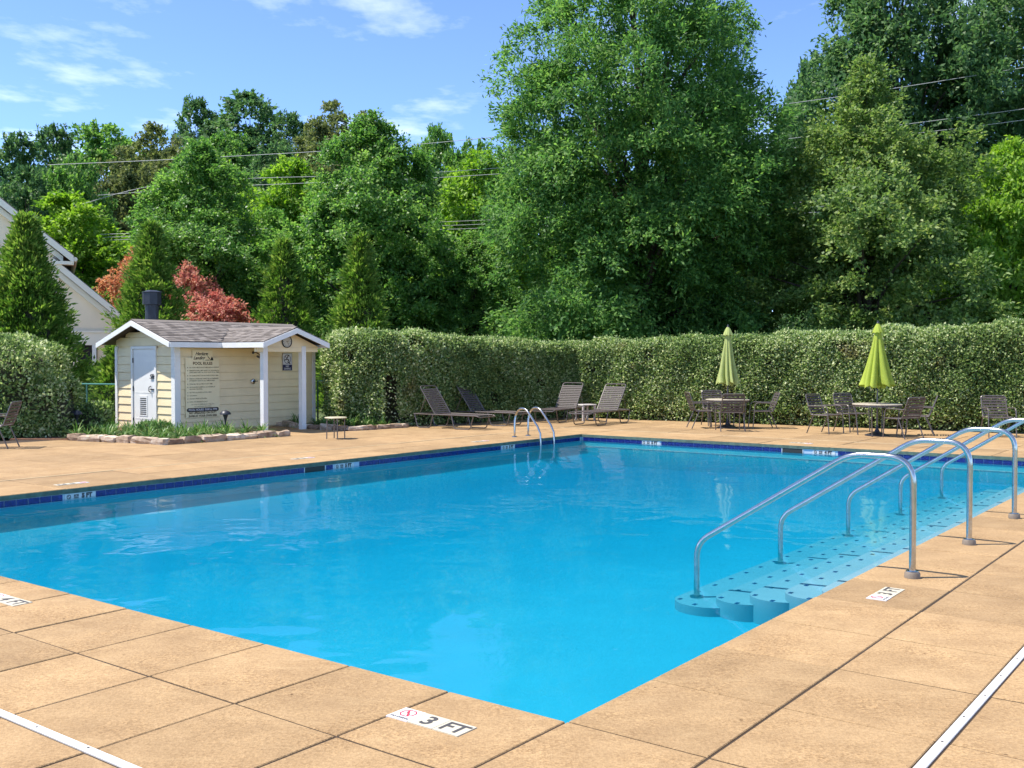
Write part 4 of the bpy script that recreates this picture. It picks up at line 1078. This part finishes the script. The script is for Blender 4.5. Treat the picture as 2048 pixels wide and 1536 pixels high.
for k in range(5): pts.append((-5.0 + prng.uniform(-.3,.3), 24.7 + prng.uniform(-.2,.5)))
for i, (x, y) in enumerate(pts):
    far = y > 23.6
    o = link('lilyturf', lt[i % 4], None, (x, y, 0.01), (0, 0, prng.uniform(0, 6.28))); s = prng.uniform(0.75, 1.15); o.scale = (s, s, s)
    if far: tag(o, 'grassy lilyturf tuft in the bed between shed and hedge', 'plant', 'lilyturf tufts between shed and hedge')
    else: tag(o, 'grassy lilyturf tuft in the stone edged bed before the shed', 'plant', 'lilyturf tufts in front of the shed')

# ------------------------------------------------------------------ FOLIAGE MATERIALS
M_HEDGE = mat_leaf('variegated_leaf', [(0.065,0.115,0.035),(0.165,0.25,0.07),(0.36,0.44,0.17),(0.64,0.66,0.40)], [0.0, 0.42, 0.76, 1.0], rough=0.45, transl=0.4, spec=0.3, patch=(0.24,0.11,0.06), patch_scale=0.9)
M_OAK = mat_leaf('willow_oak_leaf', [(0.05,0.125,0.038),(0.10,0.215,0.05),(0.21,0.345,0.085)], transl=0.45, spec=0.15, rough=0.5)
M_MAPLE = mat_leaf('maple_leaf', [(0.058,0.145,0.035),(0.12,0.25,0.05),(0.24,0.375,0.095)], transl=0.45, spec=0.3, rough=0.42)
M_LIME = mat_leaf('light_green_leaf', [(0.10,0.21,0.025),(0.18,0.32,0.04),(0.29,0.42,0.075)], transl=0.45)
M_OLIVE = mat_leaf('olive_leaf', [(0.07,0.13,0.032),(0.14,0.23,0.055),(0.27,0.34,0.10)], transl=0.4, spec=0.3)
M_DARKG = mat_leaf('dark_green_leaf', [(0.04,0.095,0.038),(0.075,0.155,0.052),(0.15,0.25,0.08)], transl=0.4)
M_BRONZE = mat_leaf('bronze_green_leaf', [(0.075,0.105,0.035),(0.13,0.165,0.052),(0.21,0.235,0.08)], transl=0.4)
M_CONIFER = mat_leaf('arborvitae_leaf', [(0.06,0.135,0.022),(0.13,0.235,0.038),(0.27,0.36,0.08)], transl=0.35)
M_RED = mat_leaf('japanese_maple_leaf', [(0.31,0.11,0.06),(0.47,0.21,0.11),(0.54,0.33,0.18)], transl=0.4)
M_REDP = mat_leaf('pink_maple_leaf', [(0.34,0.10,0.085),(0.50,0.20,0.16),(0.52,0.32,0.20)], transl=0.4)

# ------------------------------------------------------------------ HEDGES
def hedge_line(name, label, line, height, depth, nleaf, seed, mat=M_HEDGE, gap=None):
    """line: front foot of the hedge; depth: thickness going back (away from the pool)"""
    rng = np.random.default_rng(seed)
    P = np.array(line, float); seg = np.linalg.norm(np.diff(P, axis=0), axis=1); cum = np.concatenate([[0], np.cumsum(seg)]); L = cum[-1]
    def at(s):
        x = np.interp(s, cum, P[:,0]); y = np.interp(s, cum, P[:,1]); e = 0.35
        tx = np.interp(np.minimum(s+e,L), cum, P[:,0]) - np.interp(np.maximum(s-e,0), cum, P[:,0]); ty = np.interp(np.minimum(s+e,L), cum, P[:,1]) - np.interp(np.maximum(s-e,0), cum, P[:,1])
        k = np.hypot(tx, ty); return x, y, -ty/k, tx/k        # point and BACK normal
    def surf(s, w):
        """w in 0..1 round the section: front foot -> front top -> back top; returns pos, normal"""
        h = height(s); x, y, bx, by = at(s); fh = h / (h + depth)
        f = np.clip(w / fh, 0, 1); b = np.clip((w - fh) / (1 - fh), 0, 1)
        rnd = 0.16
        z = f * h; off = b * depth
        off = off + rnd * np.clip((f - 0.88) / 0.12, 0, 1)**2 * (b < 0.001) + 0.06*np.sin(f*3.1)*(-1)*(b<0.001) + rnd * (b > 0.001) * (1 - b)
        z = z - rnd * 0.6 * (np.clip((b - 0.75) / 0.25, 0, 1)**2)
        top = (w > fh)
        lump = 0.035*np.sin(s*2.3 + z*1.7 + seed) + 0.03*np.sin(s*5.1 - z*3.3) + 0.02*np.sin(s*9.7 + z*8)
        nx = np.where(top, 0, -bx); ny = np.where(top, 0, -by); nz = np.where(top, 1.0, 0.12 + 0.5*np.clip((f-0.85)/0.15,0,1))
        pos = np.stack([x + bx*off + nx*lump, y + by*off + ny*lump, np.maximum(0.03, z + np.where(top, lump, 0))], 1)
        return pos, norm(np.stack([nx, ny, nz], 1))
    n = nleaf
    s = rng.uniform(0, L, n); w = rng.random(n)**0.9
    pos, nn = surf(s, w)
    inward = np.abs(rng.normal(0, 0.085, n)) - 0.03
    # thin, twiggy skirt at the foot and a few bare holes
    keep = ~((pos[:,2] < 0.28) & (rng.random(n) < 0.55))
    hol = np.sin(s*3.7+1)*np.sin(pos[:,2]*4.1+s)*np.sin(s*1.3+pos[:,2]*2)
    keep &= ~((hol > 0.72) & (rng.random(n) < 0.8))
    if gap:
        for (g0, g1, z1) in gap: keep &= ~((s > g0) & (s < g1) & (pos[:,2] < z1) & (w < 0.7) & (rng.random(n) < 0.93))
    pos = pos - nn * inward[:, None]
    spr = rng.random(n) < 0.025
    pos = pos + nn * (spr * rng.uniform(0, 0.12, n))[:, None]
    pos = pos + rng.normal(0, 0.02, (n, 3)); pos[:,2] = np.maximum(pos[:,2], 0.02)
    D = norm(nn*0.55 + rng.normal(size=(n,3))*0.8 + np.array([0,0,0.35])); Nn = norm(nn*0.7 + np.array([0,0,0.75]) + rng.normal(size=(n,3))*0.5)
    Q = leaf_quads(pos[keep], D[keep], Nn[keep], 0.070*rng.uniform(0.7,1.25,keep.sum()), 0.043*rng.uniform(0.75,1.2,keep.sum()), 0.12)
    t = thing(name, label, 'hedge', (line[0][0], line[0][1], 0)); base = np.array([line[0][0], line[0][1], 0])
    link('foliage', quads_mesh('foliage', Q - base, mat), t)
    # woody core
    m = MB(); ns = int(L/0.4)+2; ss = np.linspace(0.25, L-0.25, ns); x, y, bx, by = at(ss); hh = height(ss); ring = []
    gaps = gap or []
    for i in range(ns):
        d0, d1 = 0.22, depth*0.9
        if any(g0-0.15 < ss[i] < g1+0.15 for g0, g1, z1 in gaps): d0 = 0.55
        for (o_, z_) in ((d0+0.05,0.0),(d0,hh[i]*0.5),(d0+0.06,hh[i]-0.24),(depth*0.5,hh[i]-0.16),(d1,hh[i]-0.26),(d1,0.0)):
            jx = srng.uniform(-.05,.05); ring.append(Vector((x[i]+bx[i]*(o_+jx)-base[0], y[i]+by[i]*(o_+jx)-base[1], max(0,z_+srng.uniform(-.05,.05)*(z_>0)))))
    fs = [(i*6+j, i*6+j+1, (i+1)*6+j+1, (i+1)*6+j) for i in range(ns-1) for j in range(5)]
    fs += [tuple(range(6)), tuple((ns-1)*6 + j for j in range(6))]
    m.add(ring, fs); m.build('branch_mass', M_TWIG, t)
    return t
lineH = [(-4.70,25.6),(-4.1,24.95),(-3.0,24.75),(-1.9,25.25),(-0.1,27.05),(0.9,28.1),(1.75,28.55),(2.6,28.1),(4.88,26.55),(7.8,24.65),(10.84,22.75),(14.0,20.7)]
cumH = np.concatenate([[0], np.cumsum(np.linalg.norm(np.diff(np.array(lineH), axis=0), axis=1))])
hH = np.interp(np.linspace(0, cumH[-1], 400), cumH, [2.20,2.27,2.26,2.20,2.10,2.06,2.06,2.10,2.16,2.26,2.38,2.50])
def height_main(s): return np.interp(s, np.linspace(0, cumH[-1], 400), hH) + 0.015*np.sin(np.asarray(s)*3.1) + 0.012*np.sin(np.asarray(s)*7.3)
hedge_line('hedge', 'long clipped variegated hedge behind loungers and umbrella tables', lineH, height_main, 1.3, 310000, 3, gap=[(1.92, 2.25, 1.25)])

def shrub_blob(name, label, blobs, nleaf, seed, loc, mat, L=0.085, W_=0.046):
    """blobs: (cx,cy,cz, rx,ry,rz) relative to loc"""
    rng = np.random.default_rng(seed); Q = []
    wts = np.array([b[3]*b[5] for b in blobs]); wts = wts/wts.sum(); m = MB()
    for b, w_ in zip(blobs, wts):
        n = int(nleaf*w_); d = norm(rng.normal(size=(n,3))); e = 0.62
        sd = np.sign(d)*np.abs(d)**e; c = np.array(b[:3]); r = np.array(b[3:])
        lump = 1 + 0.05*np.sin(d[:,0]*7+seed)*np.sin(d[:,2]*6) + 0.04*np.sin(d[:,1]*13)
        p = c + sd*r*(lump*(1 - np.abs(rng.normal(0,0.07,n)) + 0.03))[:,None]
        k = (p[:,2] > 0.03); p = p[k]; d2 = d[k]; n = len(p)
        D = norm(d2*0.6 + rng.normal(size=(n,3))*0.8 + np.array([0,0,0.3])); Nn = norm(d2*0.9 + np.array([0,0,0.5]) + rng.normal(size=(n,3))*0.5)
        Q.append(leaf_quads(p, D, Nn, L*rng.uniform(0.7,1.25,n), W_*rng.uniform(0.75,1.2,n), 0.12))
        bm = bmesh.new(); bmesh.ops.create_icosphere(bm, subdivisions=2, radius=1)
        vs = [Vector((c[0] + math.copysign(abs(v.co.x)**e, v.co.x)*r[0]*0.82, c[1] + math.copysign(abs(v.co.y)**e, v.co.y)*r[1]*0.82, max(0.0, c[2] + math.copysign(abs(v.co.z)**e, v.co.z)*r[2]*0.82))) for v in bm.verts]
        bm.verts.index_update(); m.add(vs, [tuple(v.index for v in f.verts) for f in bm.faces]); bm.free()
    t = thing(name, label, 'shrub', loc)
    link('foliage', quads_mesh('foliage', np.concatenate(Q), mat), t); m.build('branch_mass', M_TWIG, t)
    return t
shrub_blob('clipped_shrub', 'large clipped variegated shrub at the left edge, stepping down to the right',
           [(-1.25,0.2,0.85,1.40,1.0,1.25),(-0.35,0.2,0.55,0.72,0.85,0.75)], 26000, 5, (-9.75, 21.75, 0), M_HEDGE)
shrub_blob('variegated_bush', 'loose small variegated bush left of the shed door', [(0,0,0.28,0.36,0.34,0.30),(0.15,0.1,0.38,0.25,0.26,0.28)], 2200, 8, (-9.32, 22.6, 0), M_HEDGE, 0.10, 0.05)
shrub_blob('low_bush', 'low dark bush right under the shed door', [(0,0,0.12,0.30,0.26,0.15)], 900, 9, (-7.62, 21.75, 0), M_LILY, 0.11, 0.035)

# ------------------------------------------------------------------ CONIFERS
def conifer_mesh(seed, H, R, n, mat, L=0.17, W_=0.055, p=0.85):
    rng = np.random.default_rng(seed); nc = n // 26
    t = rng.random(nc)**1.25; a = rng.uniform(0, 6.28, nc)
    rad = R * np.clip(1 - t, 0, 1)**p * (1 + 0.16*np.sin(4*a + 9*t) + 0.14*np.sin(7*a - 23*t) + rng.normal(0,0.17,nc)) + 0.03
    f = np.where(rng.random(nc) < 0.25, rng.uniform(0.35,0.75,nc), rng.uniform(0.8,1.0,nc))
    C = np.stack([rad*f*np.cos(a), rad*f*np.sin(a), 0.10 + t*(H-0.15)], 1)
    O = norm(np.stack([np.cos(a), np.sin(a), np.full(nc, 0.55) + t*0.8], 1))
    rc = (0.22 + 0.20*(1-t)) * rng.uniform(0.6, 1.5, nc) * min(1.0, H/5)
    k = 26; ci = np.repeat(np.arange(nc), k); m = len(ci)
    # fan-shaped flat sprays
    side = norm(np.cross(O, rng.normal(size=(nc,3))))
    ang = rng.normal(0, 0.62, m); s = rng.random(m)
    d = norm(O[ci]*np.cos(ang)[:,None] + side[ci]*np.sin(ang)[:,None] + rng.normal(size=(m,3))*0.12)
    P = C[ci] + d*(rc[ci]*s)[:,None]; P[:,2] -= 0.12*s*s*rc[ci]
    Nn = norm(np.cross(O[ci], side[ci]) + rng.normal(size=(m,3))*0.35)
    return quads_mesh('foliage', leaf_quads(P, d, Nn, L*rng.uniform(0.6,1.2,m), W_*rng.uniform(0.7,1.3,m), 0.08), mat)
def conifer(label, x, y, H, R, seed, n, rz=0):
    t = thing('arborvitae', label, 'conifer', (x, y, -0.05), rz, 'arborvitae trees behind the pool')
    link('foliage', conifer_mesh(seed, H, R, n, M_CONIFER, p=1.02), t)
    m = MB(); m.tube([(0,0,0),(0,0,H*0.9)], 0.09, 7, r1=0.012); m.build('trunk', M_BARK, t)
    m = MB(); m.lathe([(R*0.62,0.15),(R*0.55,H*0.2),(R*0.32,H*0.55),(0.03,H*0.88)], 10); m.build('branch_mass', M_TWIG, t)
conifer('broad arborvitae at the left edge in front of the house', -13.88, 29.3, 5.65, 1.68, 31, 42000)
conifer('arborvitae directly behind the shed roof and flue', -11.75, 33.5, 5.95, 1.65, 32, 30000)
conifer('arborvitae just right of the shed, the left one of two', -8.1, 36.5, 5.8, 1.6, 33, 26000)
conifer('slim arborvitae above the left end of the hedge', -4.95, 33.3, 5.6, 1.3, 34, 24000)
conifer('small arborvitae between the house column and the shed', -10.55, 27.6, 2.35, 0.75, 35, 15000)

# ------------------------------------------------------------------ BROADLEAF TREES
def oval(low=0.25, peak=0.42, top=0.06, pw=0.8):
    def f(t):
        if t < peak: return low + (1-low) * math.sin(0.5*math.pi * (t/peak))**0.8
        return max(top, math.cos(0.5*math.pi * ((t-peak)/(1-peak)))**pw)
    return f
def tree_meshes(seed, H0, H1, R, prof, ncl, rc, nleaf, L, W_, mat, tr, nlimb, twigs=9, droop=0.25, lobes=0.2, spread=0.7, twin=0, up=0.55, inner=0.2, bark=M_BARK):
    rng = np.random.default_rng(seed)
    C, O, rcs = crown_clumps(rng, H0, H1, R, prof, ncl, rc, lobes, inner)
    nleaf = int(nleaf)
    Q = foliage(rng, C, O, rcs, nleaf, L, W_, twigs, droop, up, spread)
    return quads_mesh('crown', Q, mat), trunk_mesh(rng, 'trunk', H1*0.93, tr, bark, C, nlimb, twin=twin)
GB = -0.07
# the big willow oak in the middle
oc, ot = tree_meshes(101, 1.4, 16.9, 5.3, (lambda t: float(np.interp(t, [0,.15,.3,.5,.62,.75,.85,.94,1.0], [.86,1.0,1.0,1.0,.95,.84,.68,.4,.08]))), 600, 1.12, 235000, 0.19, 0.075, M_OAK, 0.34, 40, twigs=13, droop=0.35, lobes=0.11, inner=0.25)
place_tree('willow_oak', 'tallest broad dark green oak in the middle, behind the hedge', 'tree', oc, ot, (4.45, 36.5, GB))
# olive-green multi-stem tree on the right
bc, bt = tree_meshes(102, 1.0, 10.9, 3.75, (lambda t: float(np.interp(t, [0,.12,.35,.55,.75,.9,1.0], [.9,1.0,1.0,.88,.6,.3,.08]))), 330, 0.9, 100000, 0.15, 0.085, M_OLIVE, 0.16, 60, twigs=10, droop=0.1, lobes=0.34, twin=3, inner=0.3)
place_tree('olive_tree', 'olive green many stemmed tree behind the bright lime umbrella', 'tree', bc, bt, (11.75, 34.0, GB), 0, (1.1, 1.1, 1.03))
# maples of the middle left (one mesh, turned and scaled)
mc, mtk = tree_meshes(103, 0.9, 11.6, 3.7, oval(0.75, 0.38, 0.10, 0.8), 250, 1.05, 120000, 0.155, 0.105, M_MAPLE, 0.2, 50, twigs=12, droop=0.3, lobes=0.3)
place_tree('maple', 'full green maple right of the slim arborvitae', 'tree', mc, mtk, (-5.75, 42.0, GB), 0.3, (1.0, 1.0, 1.0), 'maples in the middle distance')
place_tree('maple', 'full green maple behind the shed and its red shrub', 'tree', mc, mtk, (-13.0, 42.5, GB), 2.4, (0.92, 0.92, 0.92), 'maples in the middle distance')
place_tree('maple', 'lower green maple crowding the gap left of the tall oak', 'tree', mc, mtk, (-1.6, 41.0, GB), 4.3, (0.62, 0.62, 0.58), 'maples in the middle distance')
# light green trees
lc, ltk = tree_meshes(104, 0.8, 9.6, 3.2, oval(0.7, 0.42, 0.12, 0.75), 240, 0.95, 52000, 0.22, 0.12, M_LIME, 0.16, 40, twigs=8, droop=0.2, lobes=0.28)
for (x, y, rz, s, h, lb) in ((-20.6, 48.0, 0.2, 1.15, 0.98, 'broad yellow green tree right above the house roof'),
                          (-11.8, 55.0, 1.9, 1.22, 1.28, 'yellow green tree between the two maples, crossed by wires'),
                          (-2.0, 55.0, 3.3, 1.2, 1.32, 'yellow green tree between maple and oak, crossed by wires'),
                          (16.9, 35.0, 4.4, 0.72, 0.95, 'yellow green slender tree at the right edge'),
                          (-18.0, 60.0, 5.2, 1.05, 1.45, 'yellow green tree rising behind the left maple')):
    place_tree('light_green_tree', lb, 'tree', lc, ltk, (x, y, max(GB, hill_z(x, y))), rz, (s, s, h), 'light green trees')
# dark tall trees at the right back
dc, dtk = tree_meshes(105, 3.0, 21.0, 5.6, oval(0.7, 0.45, 0.2, 0.6), 420, 1.5, 80000, 0.28, 0.15, M_DARKG, 0.3, 60, twigs=9, droop=0.2, lobes=0.25)
for (x, y, rz, s, h, lb) in ((18.5, 49.0, 0.4, 0.92, 1.05, 'tall dark tree at the upper right, left one of two'),
                          (25.0, 50.0, 2.9, 1.0, 1.08, 'tall dark tree filling the upper right corner'),
                          (10.3, 58.0, 4.0, 0.72, 0.80, 'dark green tree peeping out right of the tall oak')):
    place_tree('dark_tree', lb, 'tree', dc, dtk, (x, y, GB), rz, (s, s, h), 'dark trees at the right back')
# red Japanese maples behind the shed
rc_, rt = tree_meshes(106, 0.9, 4.1, 1.55, oval(0.6, 0.5, 0.2, 0.6), 110, 0.5, 17000, 0.12, 0.06, M_RED, 0.07, 24, twigs=7, droop=0.3, lobes=0.22)
place_tree('red_maple', 'orange red Japanese maple left of the arborvitae behind the shed', 'tree', rc_, rt, (-14.55, 40.3, GB), 0.4, (1.1, 1.1, 1.42), 'red Japanese maples')
rc2, rt2 = tree_meshes(107, 0.9, 3.6, 1.55, oval(0.6, 0.5, 0.2, 0.6), 110, 0.5, 18000, 0.12, 0.06, M_REDP, 0.07, 24, twigs=7, droop=0.3, lobes=0.22)
place_tree('red_maple', 'pinkish red Japanese maple right of the arborvitae behind the shed', 'tree', rc2, rt2, (-10.9, 37.3, GB), 0, (1.15, 1.15, 1.12), 'red Japanese maples')
place_tree('red_maple', 'upper pinkish red maple foliage showing just right of the flue', 'tree', rc2, rt2, (-12.2, 38.6, GB), 2.0, (1.0, 1.0, 1.42), 'red Japanese maples')

# wooded hill: each tree its own object, three meshes shared
hm = []
for sd, mt_ in ((201, M_DARKG), (202, M_BRONZE), (203, M_MAPLE)):
    hm.append(tree_meshes(sd, 1.5, 14.0, 5.0, oval(0.7, 0.5, 0.2, 0.6), 150, 1.55, 21000, 0.42, 0.26, mt_, 0.25, 20, twigs=7, droop=0.15, lobes=0.25))
def px_at(px, D): return (px - 1024) / 2048 * D
HT = [  # picture column (2048 wide), picture row of the top, distance, width in columns, kind
    (-40,300,78,190,0),(40,265,84,170,0),(115,250,96,150,0),(215,236,104,170,2),(310,250,100,150,1),(395,196,122,130,0),(500,186,124,210,0),(455,255,108,120,2),
    (580,225,120,120,0),(665,205,112,140,1),(735,228,108,130,1),(875,242,92,120,2),(945,270,90,120,2),(1010,285,88,120,2),(150,300,74,130,2),(60,330,70,150,0),
    (250,295,88,140,1),(350,300,92,150,1),(560,290,90,150,0),(640,290,88,140,1),(430,330,80,130,0),(790,300,84,130,2),(1080,320,80,140,0),(1180,330,78,150,2),
    (1320,340,78,160,0),(1480,330,76,160,2),(1610,115,72,110,0),(1680,250,70,150,0),(-60,400,66,160,0),(330,380,72,150,2),(880,340,74,150,0),(1580,210,76,120,2),(1800,300,72,220,0),(1950,320,72,220,2)]
kinds = ['dark green', 'bronze green', 'fresh green']
ORD = ['leftmost', 'second from left', 'third from left', 'fourth from left', 'fifth from left', 'sixth from left', 'seventh from left', 'eighth from left']
def hill_group(px, py, kd):
    if 1000 < px < 1560: return kinds[kd] + ' trees glimpsed through and beside the tall oak'
    if px >= 1560: return kinds[kd] + ' distant trees beside and behind the olive tree'
    return kinds[kd] + (' trees standing on the skyline of the wooded hill' if py < 262 else ' trees on the hill slope below the skyline')
members = {}
for i, (px, py, D, wd, kd) in enumerate(HT): members.setdefault(hill_group(px, py, kd), []).append((px, i))
for i, (px, py, D, wd, kd) in enumerate(HT):
    x = px_at(px, D); z = hill_z(x, D); top = 1.65 + (717 - py) / 2048 * D
    hgt = top - max(z, GB)
    sxy = wd / 2048 * D / 10.0 * 1.15; sz = hgt / 14.6
    c, tk = hm[kd]
    grp = hill_group(px, py, kd); mem = sorted(members[grp]); k = [q for _, q in mem].index(i)
    lb = ORD[k] + ' of the ' + grp if len(mem) > 1 else grp.replace('trees', 'tree')
    place_tree('hill_tree', lb, 'tree', c, tk, (x, D, max(z, GB)), random.uniform(0, 6.28), (sxy, sxy, sz), grp if len(mem) > 1 else None)

# undergrowth: nobody could count it
rng = np.random.default_rng(77)
def undergrowth(name, n, x0, x1, y0, y1, ztop, mat, L, W_):
    nc = n // 60; C = np.stack([rng.uniform(x0,x1,nc), rng.uniform(y0,y1,nc), rng.random(nc)**1.1*ztop], 1)
    C[:,2] *= 0.65 + 0.35*np.sin(C[:,0]*0.9)*np.sin(C[:,0]*0.37+1)
    O = norm(np.stack([rng.normal(0,0.3,nc), -np.ones(nc)*0.7, np.ones(nc)*0.7], 1)); rcs = rng.uniform(0.45, 0.85, nc)
    stuff(link(name, quads_mesh(name, foliage(rng, C, O, rcs, n, L, W_, 7, 0.2), mat)))
undergrowth('undergrowth', 60000, -22, 24, 43, 49, 5.2, M_DARKG, 0.24, 0.14)
undergrowth('shrubbery', 30000, -4, 17, 37.5, 41, 2.7, M_OAK, 0.19, 0.09)

# ------------------------------------------------------------------ HOUSE AT THE LEFT
HX, HY = 0, 0
house = thing('house', 'pale stucco house with steep gable roof at the left edge', 'house', (-14.75, 38.1, 0), 0.42)
hb = Vector((-14.75, 38.1, 0))
def hv(x, y, z): return Vector((x, y, z)) - hb
def hprism(poly, y0, y1, name, mat, parent=house):
    m = MB(); m.prism(poly, lambda a,b,d: hv(a,d,b), y0, y1); return m.build(name, mat, parent)
UX, UE, UP = -16.65, 5.65, 0.82       # upper block: right wall, eave height, pitch
LX, LE, LP = -14.75, 3.35, 0.86
hprism([(-27,-0.1),(UX,-0.1),(UX,UE),(-22,UE+UP*5.0),(-27,UE)], 38.0, 50, 'wall', M_STUCCO)
hprism([(UX,2.62),(LX,2.62),(LX,LE),(UX,LE+LP*(LX-UX)*-1 if False else LE+LP*(LX-UX))], 38.1, 47, 'gable_wall', M_STUCCO)
hprism([(UX,-0.1),(UX+0.62,-0.1),(UX+0.62,2.14),(UX,2.14)], 38.1, 47, 'pier', M_STUCCO)
hprism([(LX-0.62,-0.1),(LX,-0.1),(LX,2.14),(LX-0.62,2.14)], 38.12, 47, 'pier', M_STUCCO)
hprism([(UX,2.14),(LX+0.02,2.14),(LX+0.02,2.62),(UX,2.62)], 38.02, 47, 'trim_band', M_TRIM)
hprism([(UX,2.60),(LX+0.06,2.60),(LX+0.06,2.66),(UX,2.66)], 37.97, 38.4, 'trim_moulding', M_TRIM)
hprism([(UX+0.62,0.25),(LX-0.78,0.25),(LX-0.78,2.14),(UX+0.62,2.14)], 38.5, 38.55, 'screen', M_SCREEN)
hprism([(LX-0.80,-0.1),(LX-0.66,-0.1),(LX-0.66,2.14),(LX-0.80,2.14)], 38.0, 38.14, 'column', M_WHITE)
for k in range(3):
    xx = UX + 0.75 + k*0.35
    hprism([(xx,0.25),(xx+0.02,0.25),(xx+0.02,2.14),(xx,2.14)], 38.45, 38.49, 'screen_mullion', M_DARK)
def rake(x0, z0, x1, z1, y, name, mat, th, d=0.2, parent=house):
    return hprism([(x0,z0),(x1,z1),(x1,z1-th),(x0,z0-th)], y, y+d, name, mat, parent)
# roofs with rake boards
ov = 0.5
m = MB()
x1_ = UX + ov; z1_ = UE - UP*ov + 0.15
m.prism([(-22,z1_+UP*(x1_+22)),(x1_,z1_),(x1_,z1_-0.16),(-22,z1_-0.16+UP*(x1_+22))], lambda a,b,d: hv(a,d,b), 37.6, 50.4); m.build('roof', M_SHING, house)
rake(-22, z1_+UP*(x1_+22)-0.05, x1_, z1_-0.05, 37.5, 'rake_board', M_TRIM, 0.26, 0.09)
rake(-22, z1_+UP*(x1_+22)-0.34, x1_-0.35, z1_-0.34+UP*0.35, 37.75, 'frieze_board', M_TRIM, 0.22, 0.24)
hprism([(UX-0.1,z1_-0.36),(x1_,z1_-0.36),(x1_,z1_-0.24),(UX-0.1,z1_-0.24)], 37.55, 38.2, 'eave_return', M_TRIM)
m = MB(); m.tube([hv(x1_+0.05,37.55,z1_-0.16), hv(x1_+0.05,50,z1_-0.16)], 0.08, 8); m.build('gutter', M_TRIM, house)
x2_ = LX + 0.42; z2_ = LE - LP*0.42 + 0.16
m = MB(); m.prism([(UX-0.2,z2_+LP*(x2_-UX+0.2)),(x2_,z2_),(x2_,z2_-0.14),(UX-0.2,z2_-0.14+LP*(x2_-UX+0.2))], lambda a,b,d: hv(a,d,b), 37.75, 47.3); m.build('roof', M_SHING, house)
rake(UX-0.2, z2_+LP*(x2_-UX+0.2)-0.04, x2_, z2_-0.04, 37.66, 'rake_board', M_TRIM, 0.26, 0.085)
rake(UX-0.2, z2_+LP*(x2_-UX+0.2)-0.31, x2_-0.3, z2_-0.31+LP*0.3, 37.9, 'frieze_board', M_TRIM, 0.24, 0.19)
# louvre window in the upper gable
win = hprism([(-19.5,5.15),(-18.55,5.15),(-18.55,5.75),(-19.02,6.1),(-19.5,5.75)], 37.93, 38.02, 'window', M_TRIM)
hprism([(-19.38,5.22),(-18.67,5.22),(-18.67,5.70),(-19.02,5.97),(-19.38,5.70)], 37.9, 37.94, 'pane', M_SCREEN, win)

# ------------------------------------------------------------------ CHAIN LINK FENCE
def fence(p, q, h, label, posts):
    t = thing('chain_fence', label, 'fence', (*p, 0)); d = Vector((q[0]-p[0], q[1]-p[1], 0)); L = d.length; dn = d.normalized()
    m = MB(); m.tube([Vector((0,0,h)), d + Vector((0,0,h))], 0.021, 8); m.build('top_rail', M_FENCE, t, smooth=True)
    for f in posts:
        m = MB(); m.tube([d*f, d*f + Vector((0,0,h))], 0.024, 8); m.build('post', M_FENCE, t, smooth=True)
    m = MB(); sp = 0.09; n = int(L/sp)
    for k in range(-int(h/sp), n):
        for sg in (1, -1):
            a0 = k*sp; a1 = a0 + h
            s0, s1 = max(0, a0), min(L, a1)
            if s1 - s0 < 0.05: continue
            z0, z1 = (s0-a0, s1-a0) if sg == 1 else (h-(s0-a0), h-(s1-a0))
            m.tube([dn*s0 + Vector((0,0,z0)), dn*s1 + Vector((0,0,z1))], 0.0022, 3, caps=False)
    stuff(m.build('wire_mesh', M_DARK, t))
fence((-11.6,25.7), (-9.35,24.75), 1.02, 'low green chain link fence between shrub and shed', (0.0, 0.5, 1.0))
fence((-5.05,26.6), (-4.3,26.3), 1.06, 'short green chain link fence between shed and hedge', (0.0, 1.0))

# ------------------------------------------------------------------ OVERHEAD WIRES
def wire(pts, label, r=0.014):
    P = [Vector((px_at(px, D), D, 1.65 + (717-py)/2048*D)) for px, py, D in pts]
    Q = []
    for k in range(41):
        s = k/40*(len(P)-1); i = min(int(s), len(P)-2); f = s - i
        p0 = P[max(i-1,0)]; p1 = P[i]; p2 = P[i+1]; p3 = P[min(i+2,len(P)-1)]
        Q.append(0.5*((2*p1) + (p2-p0)*f + (2*p0-5*p1+4*p2-p3)*f*f + (3*p1-p0-3*p2+p3)*f**3))
    m = MB(); o = P[0]; m.tube([q - o for q in Q], r, 6)
    w = m.build('power_line', M_WIRE, None, loc=o, smooth=True); tag(w, label, 'power line', 'overhead wires')
wire([(100,332,47),(410,318,46.8),(830,292,46.5),(1250,247,46),(1640,202,45),(2150,122,44)], 'topmost overhead wire, crossing in front of the wooded hill')
wire([(150,415,47),(300,375,47),(470,360,46.8),(900,345,46.5),(1400,300,46),(1930,236,45),(2150,205,44)], 'upper of the two wires of the middle pair')
wire([(200,392,47),(470,374,46.8),(900,356,46.5),(1400,318,46),(1940,256,45),(2150,228,44)], 'lower of the two wires of the middle pair')
for k, lb in enumerate(('highest of the three closely spaced low wires', 'middle one of the three closely spaced low wires', 'lowest of the three closely spaced low wires')):
    wire([(200,470+6*k,47),(550,458+6*k,46.8),(980,441+8*k,46.4),(1400,420+10*k,46),(1940,381+12*k,45),(2150,366+12*k,44)], lb, 0.013)
